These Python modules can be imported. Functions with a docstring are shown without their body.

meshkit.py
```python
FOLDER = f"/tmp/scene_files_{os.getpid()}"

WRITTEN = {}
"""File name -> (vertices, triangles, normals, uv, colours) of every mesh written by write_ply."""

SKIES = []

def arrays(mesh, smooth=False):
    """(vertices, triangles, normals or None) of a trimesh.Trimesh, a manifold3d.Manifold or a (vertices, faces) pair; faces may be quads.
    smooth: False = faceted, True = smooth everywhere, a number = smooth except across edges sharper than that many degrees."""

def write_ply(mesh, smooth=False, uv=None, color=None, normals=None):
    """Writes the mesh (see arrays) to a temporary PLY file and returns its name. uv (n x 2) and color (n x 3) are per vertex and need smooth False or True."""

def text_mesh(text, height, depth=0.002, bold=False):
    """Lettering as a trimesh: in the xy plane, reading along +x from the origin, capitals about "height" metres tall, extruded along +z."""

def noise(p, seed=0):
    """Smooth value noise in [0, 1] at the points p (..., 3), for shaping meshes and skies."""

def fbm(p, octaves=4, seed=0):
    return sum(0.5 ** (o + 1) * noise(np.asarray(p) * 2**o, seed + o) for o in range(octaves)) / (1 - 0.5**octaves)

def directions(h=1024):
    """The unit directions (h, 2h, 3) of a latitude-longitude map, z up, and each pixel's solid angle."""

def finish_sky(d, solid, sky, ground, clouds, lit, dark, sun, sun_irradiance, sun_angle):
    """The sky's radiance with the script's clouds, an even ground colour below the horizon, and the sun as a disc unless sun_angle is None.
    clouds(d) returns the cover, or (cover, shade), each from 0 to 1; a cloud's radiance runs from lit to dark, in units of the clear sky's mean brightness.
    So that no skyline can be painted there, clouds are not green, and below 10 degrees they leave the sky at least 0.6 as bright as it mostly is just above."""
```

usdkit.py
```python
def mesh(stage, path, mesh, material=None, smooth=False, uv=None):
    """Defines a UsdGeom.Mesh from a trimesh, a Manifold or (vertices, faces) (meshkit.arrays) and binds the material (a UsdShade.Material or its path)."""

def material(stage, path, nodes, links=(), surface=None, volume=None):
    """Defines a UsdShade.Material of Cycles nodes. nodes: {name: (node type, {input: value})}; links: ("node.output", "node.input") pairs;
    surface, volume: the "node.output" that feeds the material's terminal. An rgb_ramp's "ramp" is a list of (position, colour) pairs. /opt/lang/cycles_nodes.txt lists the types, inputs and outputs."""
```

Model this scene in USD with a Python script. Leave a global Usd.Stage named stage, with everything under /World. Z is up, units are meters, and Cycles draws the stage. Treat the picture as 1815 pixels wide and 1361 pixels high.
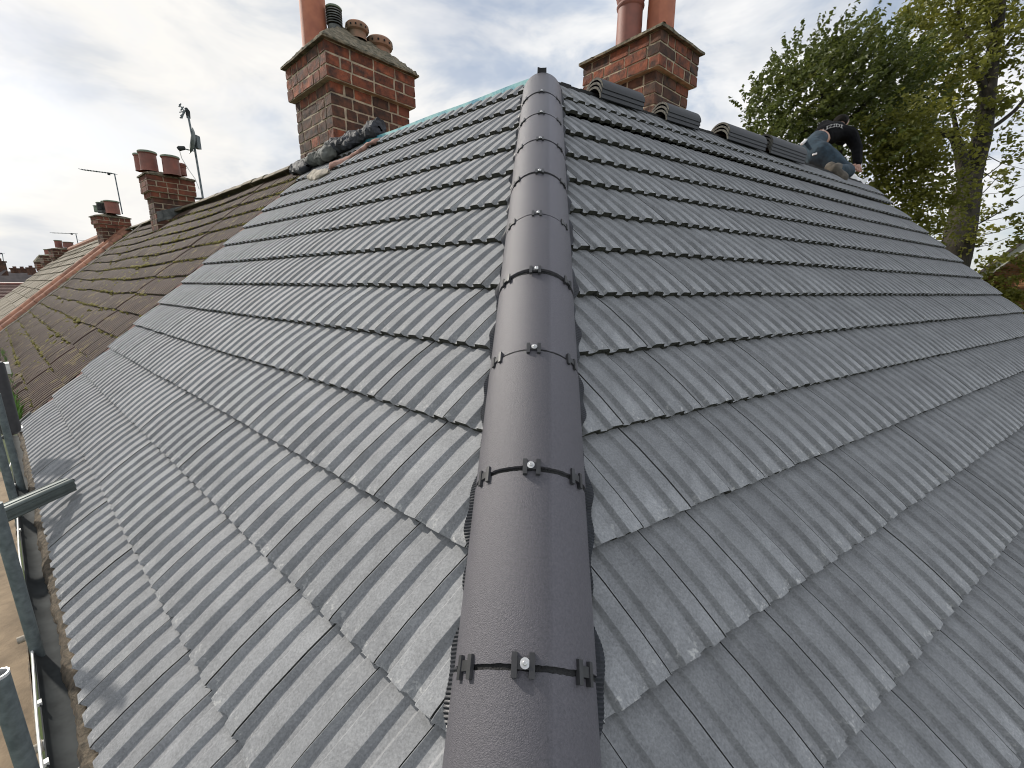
import math
import numpy as np
import trimesh
import usdkit
import meshkit
from pxr import Gf, Sdf, Usd, UsdGeom, UsdLux, UsdShade

stage = Usd.Stage.CreateInMemory()
UsdGeom.SetStageUpAxis(stage, UsdGeom.Tokens.z)
UsdGeom.SetStageMetersPerUnit(stage, 1.0)
UsdGeom.Xform.Define(stage, '/World')
UsdGeom.Scope.Define(stage, '/World/Looks')

# ------------------------------------------------------------------ camera
F_PX, W_PX, H_PX = 750.57, 1815.0, 1361.0
PITCH, ROLL = 0.225068, 0.011606
CAM = np.array([0.0, 0.0, 3.9])
FWD = np.array([0, math.cos(PITCH), -math.sin(PITCH)])
_r, _u = np.array([1.0, 0, 0]), np.cross([1.0, 0, 0], FWD)
RIGHT = math.cos(ROLL) * _r + math.sin(ROLL) * _u
UP = -math.sin(ROLL) * _r + math.cos(ROLL) * _u
cam = UsdGeom.Camera.Define(stage, '/World/camera')
cam.AddTransformOp().Set(Gf.Matrix4d(*RIGHT, 0, *UP, 0, *(-FWD), 0, *CAM, 1))
cam.CreateHorizontalApertureAttr(36.0)
cam.CreateVerticalApertureAttr(27.0)
cam.CreateFocalLengthAttr(36.0 * F_PX / W_PX)
cam.CreateClippingRangeAttr(Gf.Vec2f(0.03, 2000.0))
cam.CreateExposureAttr(0.22)

# ------------------------------------------------------------------ sky and sun
SUN_AZ, SUN_EL = math.radians(-64.0), math.radians(34.5)
SUN = np.array([math.sin(SUN_AZ) * math.cos(SUN_EL), math.cos(SUN_AZ) * math.cos(SUN_EL), math.sin(SUN_EL)])
usdkit.material(stage, '/World/Looks/sky_look', {
    'tc': ('texture_coordinate', {}),
    'sky': ('sky_texture', {'sky_type': 'single_scattering', 'sun_disc': False, 'sun_elevation': SUN_EL, 'sun_rotation': SUN_AZ, 'aerosol_density': 1.5}),
    'map': ('mapping', {'scale': (1.0, 1.0, 2.2), 'rotation': (0.15, 0.3, 0.5)}),
    'n1': ('noise_texture', {'scale': 1.9, 'detail': 7.0, 'roughness': 0.5, 'distortion': 0.35}),
    'n2': ('noise_texture', {'scale': 4.4, 'detail': 7.0, 'roughness': 0.55, 'distortion': 0.35}),
    'cover': ('rgb_ramp', {'ramp': [(0.36, (0.45, 0.45, 0.45)), (0.52, (1, 1, 1))]}),
    'shade': ('rgb_ramp', {'ramp': [(0.36, (4.1, 4.85, 6.1)), (0.43, (5.4, 5.95, 6.8)), (0.50, (7.2, 7.4, 7.7)), (0.59, (8.4, 8.4, 8.4))]}),
    'dot': ('vector_math', {'math_type': 'dot_product', 'vector2': tuple(math.cos(0.16) * np.array([math.sin(math.radians(-60)), math.cos(math.radians(-60)), 0]) + np.array([0, 0, math.sin(0.16)]))}),
    'glow': ('map_range', {'range_type': 'smoothstep', 'from_min': 0.3, 'from_max': 1.0, 'to_min': 0.0, 'to_max': 0.46, 'clamp': True}),
    'warm': ('mix', {'mix_type': 'mix', 'color2': (8.6, 8.2, 7.5)}),
    'mixc': ('mix', {'mix_type': 'mix'}),
    'bg': ('background_shader', {'strength': 0.1}),
}, [('tc.generated', 'sky.vector'), ('tc.generated', 'map.vector'), ('map.vector', 'n1.vector'), ('map.vector', 'n2.vector'),
    ('n1.fac', 'cover.fac'), ('n2.fac', 'shade.fac'), ('tc.generated', 'dot.vector1'), ('dot.value', 'glow.value'),
    ('shade.color', 'warm.color1'), ('glow.result', 'warm.fac'),
    ('cover.color', 'mixc.fac'), ('sky.color', 'mixc.color1'), ('warm.color', 'mixc.color2'), ('mixc.color', 'bg.color')], surface='bg.background')
dome = UsdLux.DomeLight.Define(stage, '/World/sky')
dome.CreateIntensityAttr(1.0)
UsdShade.MaterialBindingAPI.Apply(dome.GetPrim()).Bind(UsdShade.Material.Get(stage, '/World/Looks/sky_look'))
dome.GetPrim().SetCustomDataByKey('kind', 'structure')
sun = UsdLux.DistantLight.Define(stage, '/World/sun')
sun.CreateNormalizeAttr(True)
sun.CreateIntensityAttr(0.95)
sun.CreateAngleAttr(2.0)
sun.CreateColorAttr(Gf.Vec3f(1.0, 0.945, 0.86))
_z = SUN / np.linalg.norm(SUN)
_x = np.cross([0, 0, 1], _z); _x /= np.linalg.norm(_x)
_y = np.cross(_z, _x)
sun.AddTransformOp().Set(Gf.Matrix4d(*_x, 0, *_y, 0, *_z, 0, 0, 0, 30, 1))

# ------------------------------------------------------------------ helpers
used = set()


def numbered(parent, name):
    n, path = 0, f'{parent}/{name}'
    while path in used:
        n += 1
        path = f'{parent}/{name}_{n:03d}'
    used.add(path)
    return path


def tag(prim, label=None, cat=None, group=None, kind=None):
    for k, v in (('label', label), ('category', cat), ('group', group), ('kind', kind)):
        if v:
            prim.SetCustomDataByKey(k, v)
    return prim


def thing(name, label, cat, group=None, loc=(0, 0, 0)):
    path = numbered('/World', name)
    x = UsdGeom.Xform.Define(stage, path)
    x.AddTranslateOp().Set(Gf.Vec3d(*map(float, loc)))
    return tag(x.GetPrim(), label, cat, group)


def offset_of(path):
    parts = path.split('/')
    off = np.zeros(3)
    for i in range(3, len(parts) + 1):
        pr = stage.GetPrimAtPath('/'.join(parts[:i]))
        if pr and pr.IsA(UsdGeom.Xformable):
            m = UsdGeom.Xformable(pr).GetLocalTransformation()
            off += np.array(m.ExtractTranslation())
    return off


def part(parent, name, mesh, mat, smooth=False, uv=None, label=None, kind=None):
    """One Mesh prim under parent (a prim, or None for /World); the mesh is given in world coordinates."""
    base = str(parent.GetPath()) if parent is not None else '/World'
    path = numbered(base, name)
    off = offset_of(base)
    if isinstance(mesh, (tuple, list)):
        v, f = np.asarray(mesh[0], float) - off, np.asarray(mesh[1], int)
        mesh = (v, f)
    else:
        mesh = trimesh.Trimesh(np.array(mesh.vertices) - off, np.array(mesh.faces), process=False)
    m = usdkit.mesh(stage, path, mesh, MAT[mat], smooth=smooth, uv=uv)
    p = m.GetPrim()
    tag(p, label, None, None, kind)
    return p


def pt(u, v, depth):
    """The point that lies depth metres in front of the camera where the photo shows pixel (u, v)."""
    return CAM + depth * (FWD + RIGHT * (u - W_PX / 2) / F_PX - UP * (v - H_PX / 2) / F_PX)


def proj(X):
    d = np.asarray(X) - CAM
    w = d @ FWD
    return np.stack([W_PX / 2 + F_PX * (d @ RIGHT) / w, H_PX / 2 - F_PX * (d @ UP) / w], -1), w


def unit(v):
    v = np.asarray(v, float)
    return v / np.linalg.norm(v)


cat_ = trimesh.util.concatenate


def box(c, half, ax=None):
    m = trimesh.creation.box(extents=2 * np.asarray(half, float))
    if ax is not None:
        m.apply_transform(np.vstack([np.column_stack([np.column_stack(ax), [0, 0, 0]]), [0, 0, 0, 1]]))
    m.apply_translation(c)
    return m


def tube(pts, r, n=8, cap=True):
    """A tube along pts; r is one radius or one per point."""
    P = np.asarray(pts, float)
    r = np.full(len(P), r) if np.ndim(r) == 0 else np.asarray(r, float)
    T = np.gradient(P, axis=0)
    T /= np.linalg.norm(T, axis=1, keepdims=True)
    a = np.cross(T[0], [0, 0, 1.0])
    if np.linalg.norm(a) < 1e-3:
        a = np.cross(T[0], [1.0, 0, 0])
    a = unit(a)
    V = []
    ang = np.linspace(0, 2 * np.pi, n, endpoint=False)
    for i in range(len(P)):
        a = unit(a - T[i] * (a @ T[i]))
        b = np.cross(T[i], a)
        V.append(P[i] + r[i] * (np.outer(np.cos(ang), a) + np.outer(np.sin(ang), b)))
    V = np.vstack(V)
    Fc = []
    for i in range(len(P) - 1):
        for k in range(n):
            q = [i * n + k, i * n + (k + 1) % n, (i + 1) * n + (k + 1) % n, (i + 1) * n + k]
            Fc += [[q[0], q[1], q[2]], [q[0], q[2], q[3]]]
    if cap:
        c0, c1 = len(V), len(V) + 1
        V = np.vstack([V, P[0], P[-1]])
        for k in range(n):
            Fc += [[c0, (k + 1) % n, k], [c1, (len(P) - 1) * n + k, (len(P) - 1) * n + (k + 1) % n]]
    return trimesh.Trimesh(V, Fc, process=False)


def lathe(profile, n=24, at=(0, 0, 0), axis=None):
    """Revolves (radius, height) points about a vertical axis (or axis) through at."""
    m = trimesh.creation.revolve(np.asarray(profile, float), sections=n)
    if axis is not None:
        m.apply_transform(trimesh.geometry.align_vectors([0, 0, 1], unit(axis)))
    m.apply_translation(at)
    return m


def strip(A, B):
    """A ribbon between two rows of points."""
    A, B = np.asarray(A, float), np.asarray(B, float)
    n = len(A)
    V = np.vstack([A, B])
    i = np.arange(n - 1)
    return trimesh.Trimesh(V, np.vstack([np.stack([i, i + 1, n + i + 1], 1), np.stack([i, n + i + 1, n + i], 1)]), process=False)


def grid(rows):
    """A sheet through rows of points (m x n x 3)."""
    R = np.asarray(rows, float)
    m, n = R.shape[:2]
    i, j = np.meshgrid(np.arange(m - 1), np.arange(n - 1), indexing='ij')
    a = (i * n + j).ravel()
    return trimesh.Trimesh(R.reshape(-1, 3), np.vstack([np.stack([a, a + 1, a + n + 1], 1), np.stack([a, a + n + 1, a + n], 1)]), process=False)


def roughen(m, amp, scale, seed=0):
    v = np.array(m.vertices)
    d = np.stack([meshkit.fbm(v * scale + 17.3 * k, 3, seed + k) - 0.5 for k in range(3)], 1)
    return trimesh.Trimesh(v + 2 * amp * d, m.faces, process=False)


# ------------------------------------------------------------------ materials
MAT = {}


def look(name, nodes, links, surface='p.BSDF'):
    MAT[name] = usdkit.material(stage, '/World/Looks/' + name, nodes, links, surface=surface)


def plain(name, c1, c2=None, scale=20.0, rough=0.7, bump=0.3, dist=0.004, bscale=None, metallic=0.0, rand=0.0, spec=0.5, detail=5.0, contrast=(0.35, 0.65), island=False, stretch=(1, 1, 1), third=None):
    """Two-tone noise in the object's own colour, with fine relief."""
    c2 = c2 or tuple(0.75 * x for x in c1)
    stops = [(contrast[0], c2), (contrast[1], c1)] + ([third] if third else [])
    nodes = {
        'g': ('geometry', {}), 'mp': ('mapping', {'scale': stretch}),
        'n': ('noise_texture', {'scale': scale, 'detail': detail, 'roughness': 0.6}),
        'r': ('rgb_ramp', {'ramp': stops}),
        'nb': ('noise_texture', {'scale': bscale or scale * 6, 'detail': 4.0, 'roughness': 0.65}),
        'b': ('bump', {'strength': bump, 'distance': dist}),
        'oi': ('object_info', {}),
        'rv': ('map_range', {'from_min': 0.0, 'from_max': 1.0, 'to_min': 1 - rand, 'to_max': 1 + rand}),
        'h': ('hsv', {'hue': 0.5, 'saturation': 1.0, 'fac': 1.0}),
        'p': ('principled_bsdf', {'roughness': rough, 'metallic': metallic, 'specular_ior_level': spec}),
    }
    links = [('g.position', 'mp.vector'), ('mp.vector', 'n.vector'), ('n.fac', 'r.fac'), ('mp.vector', 'nb.vector'), ('nb.fac', 'b.height'), ('b.normal', 'p.normal'),
             ('g.random_per_island' if island else 'oi.random', 'rv.value'), ('rv.result', 'h.value'), ('r.color', 'h.color'), ('h.color', 'p.base_color')]
    look(name, nodes, links)


def tile_look(name, c_lo, c_hi, scuff, tail_lo, tail_hi, rand, island, rough=0.8, moss=None, sat=1.0):
    """Concrete roof tile: speckled face, pale scuffs near the tail, dark rough tail edge. st.x marks the tail edge and st.y runs up the tile."""
    nodes = {
        'g': ('geometry', {}), 'oi': ('object_info', {}), 'uv': ('uvmap', {'attribute': 'st'}), 'sx': ('separate_xyz', {}),
        'n1': ('noise_texture', {'scale': 260.0, 'detail': 4.0, 'roughness': 0.7}),
        'n2': ('noise_texture', {'scale': 16.0, 'detail': 5.0, 'roughness': 0.6}),
        'r1': ('rgb_ramp', {'ramp': [(0.3, c_lo), (0.7, c_hi)]}),
        'r2': ('rgb_ramp', {'ramp': [(0.3, (0.82, 0.82, 0.82)), (0.7, (1.1, 1.1, 1.1))]}),
        'm1': ('mix', {'mix_type': 'multiply', 'fac': 1.0}),
        'rv': ('map_range', {'from_min': 0.0, 'from_max': 1.0, 'to_min': 1 - rand, 'to_max': 1 + rand}),
        'h': ('hsv', {'hue': 0.5, 'saturation': sat, 'fac': 1.0}),
        'n3': ('noise_texture', {'scale': 75.0, 'detail': 6.0, 'roughness': 0.75}),
        's1': ('map_range', {'range_type': 'smoothstep', 'from_min': 0.54, 'from_max': 0.65, 'to_min': 0.0, 'to_max': 0.85, 'clamp': True}),
        'edge': ('map_range', {'range_type': 'smoothstep', 'from_min': 0.0, 'from_max': 0.2, 'to_min': 1.0, 'to_max': 0.10, 'clamp': True}),
        'sm': ('math', {'math_type': 'multiply'}),
        'm2': ('mix', {'mix_type': 'mix', 'color2': scuff}),
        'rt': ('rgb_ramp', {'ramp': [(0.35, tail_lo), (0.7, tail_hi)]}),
        'm3': ('mix', {'mix_type': 'mix'}),
        'b': ('bump', {'strength': 0.5, 'distance': 0.0012}),
        'b2': ('bump', {'strength': 0.35, 'distance': 0.003}),
        'p': ('principled_bsdf', {'roughness': rough, 'specular_ior_level': 0.22}),
    }
    links = [('g.position', 'n1.vector'), ('g.position', 'n2.vector'), ('g.position', 'n3.vector'), ('uv.UV', 'sx.vector'), ('n1.fac', 'r1.fac'), ('n2.fac', 'r2.fac'),
             ('r1.color', 'm1.color1'), ('r2.color', 'm1.color2'), ('m1.color', 'h.color'), ('g.random_per_island' if island else 'oi.random', 'rv.value'), ('rv.result', 'h.value'),
             ('n3.fac', 's1.value'), ('sx.y', 'edge.value'), ('s1.result', 'sm.value1'), ('edge.result', 'sm.value2'), ('h.color', 'm2.color1'), ('sm.value', 'm2.fac'),
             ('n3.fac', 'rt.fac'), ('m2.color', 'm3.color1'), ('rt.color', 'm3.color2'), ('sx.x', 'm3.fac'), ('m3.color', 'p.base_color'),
             ('n1.fac', 'b.height'), ('n3.fac', 'b2.height'), ('b.normal', 'b2.normal'), ('b2.normal', 'p.normal')]
    if moss:
        nodes['nm'] = ('noise_texture', {'scale': 7.0, 'detail': 7.0, 'roughness': 0.72})
        nodes['mm'] = ('map_range', {'range_type': 'smoothstep', 'from_min': 0.55, 'from_max': 0.64, 'to_min': 0.0, 'to_max': 0.75, 'clamp': True})
        nodes['m4'] = ('mix', {'mix_type': 'mix', 'color2': moss})
        links = [x for x in links if x != ('m3.color', 'p.base_color')] + [('g.position', 'nm.vector'), ('nm.fac', 'mm.value'), ('mm.result', 'm4.fac'), ('m3.color', 'm4.color1'), ('m4.color', 'p.base_color')]
    look(name, nodes, links)


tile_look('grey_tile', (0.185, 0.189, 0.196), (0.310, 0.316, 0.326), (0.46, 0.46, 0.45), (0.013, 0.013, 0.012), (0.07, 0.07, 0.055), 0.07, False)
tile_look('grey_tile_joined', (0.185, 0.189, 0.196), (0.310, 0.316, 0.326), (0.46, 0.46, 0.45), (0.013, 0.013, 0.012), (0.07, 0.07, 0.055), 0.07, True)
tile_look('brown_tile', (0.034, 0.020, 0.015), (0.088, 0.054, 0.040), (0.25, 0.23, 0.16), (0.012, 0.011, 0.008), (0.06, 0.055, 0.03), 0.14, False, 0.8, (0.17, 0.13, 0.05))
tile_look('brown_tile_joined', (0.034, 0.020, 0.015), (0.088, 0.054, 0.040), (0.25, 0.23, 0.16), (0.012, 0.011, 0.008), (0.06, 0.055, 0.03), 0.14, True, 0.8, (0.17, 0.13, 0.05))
plain('hip_concrete', (0.104, 0.098, 0.112), (0.074, 0.071, 0.082), 300, 0.42, 0.8, 0.0016, 650, rand=0.07, spec=0.5, third=(0.8, (0.120, 0.114, 0.128)))
plain('ridge_concrete', (0.040, 0.041, 0.046), (0.024, 0.025, 0.028), 150, 0.6, 0.4, 0.001, 600, rand=0.1)
plain('tile_end', (0.16, 0.15, 0.125), (0.05, 0.047, 0.04), 90, 0.9, 0.8, 0.004, 300)
plain('black_seal', (0.016, 0.016, 0.017), (0.006, 0.006, 0.006), 160, 0.75, 0.9, 0.004, 300)
plain('black_plastic', (0.035, 0.035, 0.037), (0.022, 0.022, 0.024), 60, 0.42, 0.1, 0.0005)
plain('roll_strip', (0.022, 0.024, 0.032), (0.010, 0.011, 0.016), 80, 0.38, 0.2, 0.0006)
plain('zinc', (0.70, 0.70, 0.69), (0.5, 0.5, 0.5), 80, 0.35, 0.1, 0.0005, metallic=0.7)
plain('underlay', (0.012, 0.012, 0.013), (0.008, 0.008, 0.008), 20, 0.9)
plain('membrane', (0.22, 0.50, 0.52), (0.03, 0.24, 0.36), 9, 0.6, 0.3, 0.004, contrast=(0.38, 0.52), third=(0.75, (0.38, 0.58, 0.55)))
plain('brick_red', (0.28, 0.080, 0.036), (0.050, 0.025, 0.018), 13, 0.88, 1.0, 0.008, 70, rand=0.30, detail=8)
plain('brick_brown', (0.125, 0.052, 0.029), (0.024, 0.016, 0.012), 14, 0.88, 0.8, 0.006, 90, rand=0.32, detail=6)
plain('brick_brown_joined', (0.17, 0.066, 0.036), (0.05, 0.028, 0.02), 9, 0.88, 0.8, 0.006, 90, rand=0.32, detail=6, island=True)
plain('brick_red_joined', (0.30, 0.09, 0.045), (0.11, 0.042, 0.028), 9, 0.88, 0.8, 0.006, 90, rand=0.32, detail=6, island=True)
plain('brick_orange_joined', (0.50, 0.25, 0.12), (0.32, 0.15, 0.075), 9, 0.88, 0.8, 0.006, 90, rand=0.25, detail=6, island=True)
plain('mortar', (0.52, 0.43, 0.30), (0.28, 0.23, 0.17), 14, 0.92, 0.8, 0.006, 120)
plain('sooty_mortar', (0.36, 0.28, 0.19), (0.10, 0.08, 0.06), 14, 0.92, 0.8, 0.006, 120)
plain('flaunching', (0.25, 0.205, 0.14), (0.055, 0.055, 0.036), 22, 0.95, 1.0, 0.012, 60, detail=8)
plain('terracotta', (0.44, 0.155, 0.082), (0.32, 0.105, 0.06), 7, 0.7, 0.3, 0.003, 60, rand=0.12)
plain('terracotta_dark', (0.24, 0.080, 0.055), (0.15, 0.058, 0.042), 7, 0.6, 0.3, 0.003, 60, rand=0.1)
plain('pot_rim', (0.20, 0.24, 0.18), (0.12, 0.15, 0.11), 20, 0.8, 0.4, 0.003, 60)
plain('hood_clay', (0.30, 0.15, 0.09), (0.15, 0.11, 0.07), 8, 0.75, 0.4, 0.003, 60)
plain('dark_hole', (0.006, 0.005, 0.005), (0.004, 0.004, 0.004), 5, 1.0)
plain('lead', (0.15, 0.155, 0.145), (0.040, 0.044, 0.042), 12, 0.8, 0.5, 0.008, 40, detail=6, third=(0.85, (0.30, 0.31, 0.32)))
plain('black_lead', (0.030, 0.034, 0.045), (0.008, 0.009, 0.011), 14, 0.75, 0.5, 0.008, 50, detail=6, third=(0.85, (0.22, 0.23, 0.25)))
plain('pale_mortar', (0.50, 0.45, 0.38), (0.30, 0.27, 0.22), 22, 0.92, 0.8, 0.006, 100)
plain('pink_mortar', (0.42, 0.24, 0.19), (0.22, 0.13, 0.11), 40, 0.92, 0.7, 0.004, 150)
plain('galvanised', (0.135, 0.160, 0.165), (0.075, 0.092, 0.096), 60, 0.55, 0.2, 0.001, metallic=0.3, third=(0.8, (0.17, 0.20, 0.205)))
plain('aluminium', (0.105, 0.125, 0.118), (0.06, 0.072, 0.068), 12, 0.48, 0.2, 0.001, metallic=0.35)
plain('grey_plastic', (0.050, 0.055, 0.056), (0.026, 0.029, 0.03), 16, 0.8, 0.2, 0.001, detail=7, spec=0.15)
plain('white_plastic', (0.72, 0.72, 0.70), (0.55, 0.55, 0.53), 40, 0.45, 0.1, 0.0005)
plain('gutter_dirt', (0.17, 0.135, 0.095), (0.045, 0.038, 0.028), 50, 0.95, 1.0, 0.006, 160, third=(0.85, (0.36, 0.33, 0.28)))
plain('board_wood', (0.30, 0.225, 0.145), (0.15, 0.11, 0.07), 7, 0.9, 0.6, 0.004, 60, detail=7)
plain('old_wall', (0.15, 0.09, 0.06), (0.06, 0.04, 0.03), 14, 0.9, 0.6, 0.004, 60)
plain('lime_render', (0.55, 0.53, 0.49), (0.4, 0.38, 0.35), 6, 0.9)
plain('moss', (0.20, 0.17, 0.03), (0.07, 0.065, 0.014), 40, 1.0, 0.8, 0.004, 200, third=(0.8, (0.34, 0.24, 0.05)))
plain('weed', (0.10, 0.22, 0.022), (0.05, 0.12, 0.012), 30, 0.6)
plain('bark', (0.046, 0.037, 0.024), (0.014, 0.012, 0.009), 9, 0.95, 1.0, 0.02, 30, detail=7, stretch=(1, 1, 0.3))
plain('grass', (0.07, 0.10, 0.03), (0.035, 0.05, 0.018), 2, 0.95)
plain('tarmac', (0.055, 0.055, 0.055), (0.04, 0.04, 0.04), 8, 0.9)
plain('denim', (0.020, 0.042, 0.062), (0.010, 0.022, 0.034), 22, 0.9, 0.5, 0.006, 40)
plain('hoodie', (0.007, 0.007, 0.008), (0.004, 0.004, 0.005), 20, 1.0, 0.5, 0.006, 40, spec=0.1)
plain('skin', (0.42, 0.25, 0.19), (0.36, 0.2, 0.15), 20, 0.55)
plain('hair', (0.010, 0.008, 0.006), (0.005, 0.004, 0.003), 60, 0.8, 0.6, 0.004, 150, spec=0.1)
plain('boot', (0.10, 0.085, 0.065), (0.045, 0.038, 0.03), 25, 0.85, 0.5, 0.004, 60)
plain('white_cloth', (0.70, 0.69, 0.68), (0.55, 0.55, 0.55), 30, 0.85)
plain('far_roof', (0.125, 0.105, 0.10), (0.085, 0.072, 0.070), 2.0, 0.85, 0.3, 0.02)
plain('red_far_roof', (0.115, 0.055, 0.045), (0.075, 0.038, 0.032), 3.0, 0.85, 0.3, 0.02, rand=0.1)
plain('terracotta_old', (0.36, 0.165, 0.10), (0.20, 0.095, 0.06), 10, 0.85, 0.5, 0.006, 50, rand=0.2, third=(0.85, (0.42, 0.33, 0.25)))
plain('olive_tile', (0.165, 0.135, 0.085), (0.095, 0.078, 0.05), 8, 0.85, 0.4, 0.006, rand=0.18)


def leaf_look(name, ramp, seed):
    look(name, {
        'g': ('geometry', {}), 'r': ('rgb_ramp', {'ramp': ramp}),
        'n': ('noise_texture', {'scale': 1.4, 'detail': 3.0}),
        'ad': ('math', {'math_type': 'multiply_add', 'value2': 0.55, 'value3': -0.28}), 'a2': ('math', {'math_type': 'add'}),
        'd': ('principled_bsdf', {'roughness': 0.45, 'specular_ior_level': 0.35}),
        't': ('translucent_bsdf', {}), 'm': ('mix_closure', {'fac': 0.5})},
        [('g.position', 'n.vector'), ('n.fac', 'ad.value1'), ('ad.value', 'a2.value1'), ('g.random_per_island', 'a2.value2'), ('a2.value', 'r.fac'),
         ('r.color', 'd.base_color'), ('r.color', 't.color'), ('d.BSDF', 'm.closure1'), ('t.BSDF', 'm.closure2')], surface='m.closure')


leaf_look('leaf_green', [(0.0, (0.08, 0.10, 0.022)), (0.38, (0.24, 0.235, 0.045)), (0.68, (0.50, 0.44, 0.09)), (1.0, (0.66, 0.52, 0.15))], 1)
leaf_look('leaf_yellow', [(0.0, (0.16, 0.165, 0.03)), (0.35, (0.42, 0.38, 0.055)), (0.7, (0.66, 0.56, 0.09)), (1.0, (0.74, 0.50, 0.12))], 2)

# ------------------------------------------------------------------ the roof's geometry
K = 0.45
Z0 = np.array([0, 0, 3.9])


class Slope:
    """A roof plane: s runs along the eaves away from the hip, b up the slope, n out of it."""

    def __init__(self, azimuth, pitch, dist, side):
        self.D = np.array([math.sin(azimuth), math.cos(azimuth), 0])
        inner = np.array([math.cos(azimuth), -math.sin(azimuth), 0]) * (1 if side < 0 else -1)
        self.inner = inner
        self.U = math.cos(pitch) * inner + math.sin(pitch) * np.array([0, 0, 1])
        n = np.cross(self.U, self.D)
        self.N = n * np.sign(n[2])
        self.O = -self.N * dist * K + Z0
        self.side = side
        self.pitch = pitch

    def at(self, s, b, n=0.0):
        s, b, n = np.broadcast_arrays(np.asarray(s, float), np.asarray(b, float), np.asarray(n, float))
        return self.O + s[..., None] * self.D + b[..., None] * self.U + n[..., None] * self.N

    def coords(self, X):
        d = np.asarray(X) - self.O
        return d @ self.D, d @ self.U, d @ self.N


LEFT = Slope(-0.8769919, 0.7547622, 1.3598430, -1)
RGHT = Slope(1.0117762, 0.7474376, 1.3775500, 1)
LEFT.g, LEFT.b0 = 0.4666411 * K, -1.3434461 * K
RGHT.g, RGHT.b0 = 0.4448413 * K, -0.7815145 * K
TW = 0.3 * K                                        # cover width of a tile
HIP_D = np.array([0.04563344, 0.79626543, 0.60322381])
HIP_O = np.array([0.0411343, 0.90007206, -1.19122183]) * K + Z0
APEX = np.array([0.3126533, 5.63785135, 2.39795982]) * K + Z0
E1 = np.array([0.99836185, -0.05721546, 0.0])       # across the hip
E2 = np.array([-0.03451373, -0.60223564, 0.79757197])
RIDGE_L = (APEX - LEFT.O) @ LEFT.U
RIDGE_R = (APEX - RGHT.O) @ RGHT.U
VERGE_L = 8.74 * K


def hip_s(sl, b):
    s0, b0, _ = sl.coords(HIP_O)
    s1, b1, _ = sl.coords(HIP_O + HIP_D)
    return s0 + (b - b0) * (s1 - s0) / (b1 - b0)


def verge_r(b):
    c = (b - RGHT.b0) / RGHT.g
    return (11.78 + 0.085 * np.maximum(c - 4, -3)) * K


# profile of one tile from its left edge to its right, seen from below: crest, flank, pan, flank, crest, flank, pan, flank, crest
RH = 0.0116
TAPER = 0.42


def profile():
    h = TW / 2
    x, z = [], []
    for k in (0, 1):
        base = k * h
        if k == 0:
            x += [base]; z += [1.0]
        for fx, fz in ((0.010, 1.0), (0.024, 0.97), (0.065, 0.5), (0.105, 0.04), (0.13, 0.0), (0.39, 0.0), (0.415, 0.04), (0.455, 0.5), (0.495, 0.97), (0.515, 1.0)):
            x.append(base + fx * h); z.append(fz)
    x.append(TW - 0.0026); z.append(1.0)
    return np.array(x), np.array(z) * RH


PX, PZ = profile()


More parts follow.
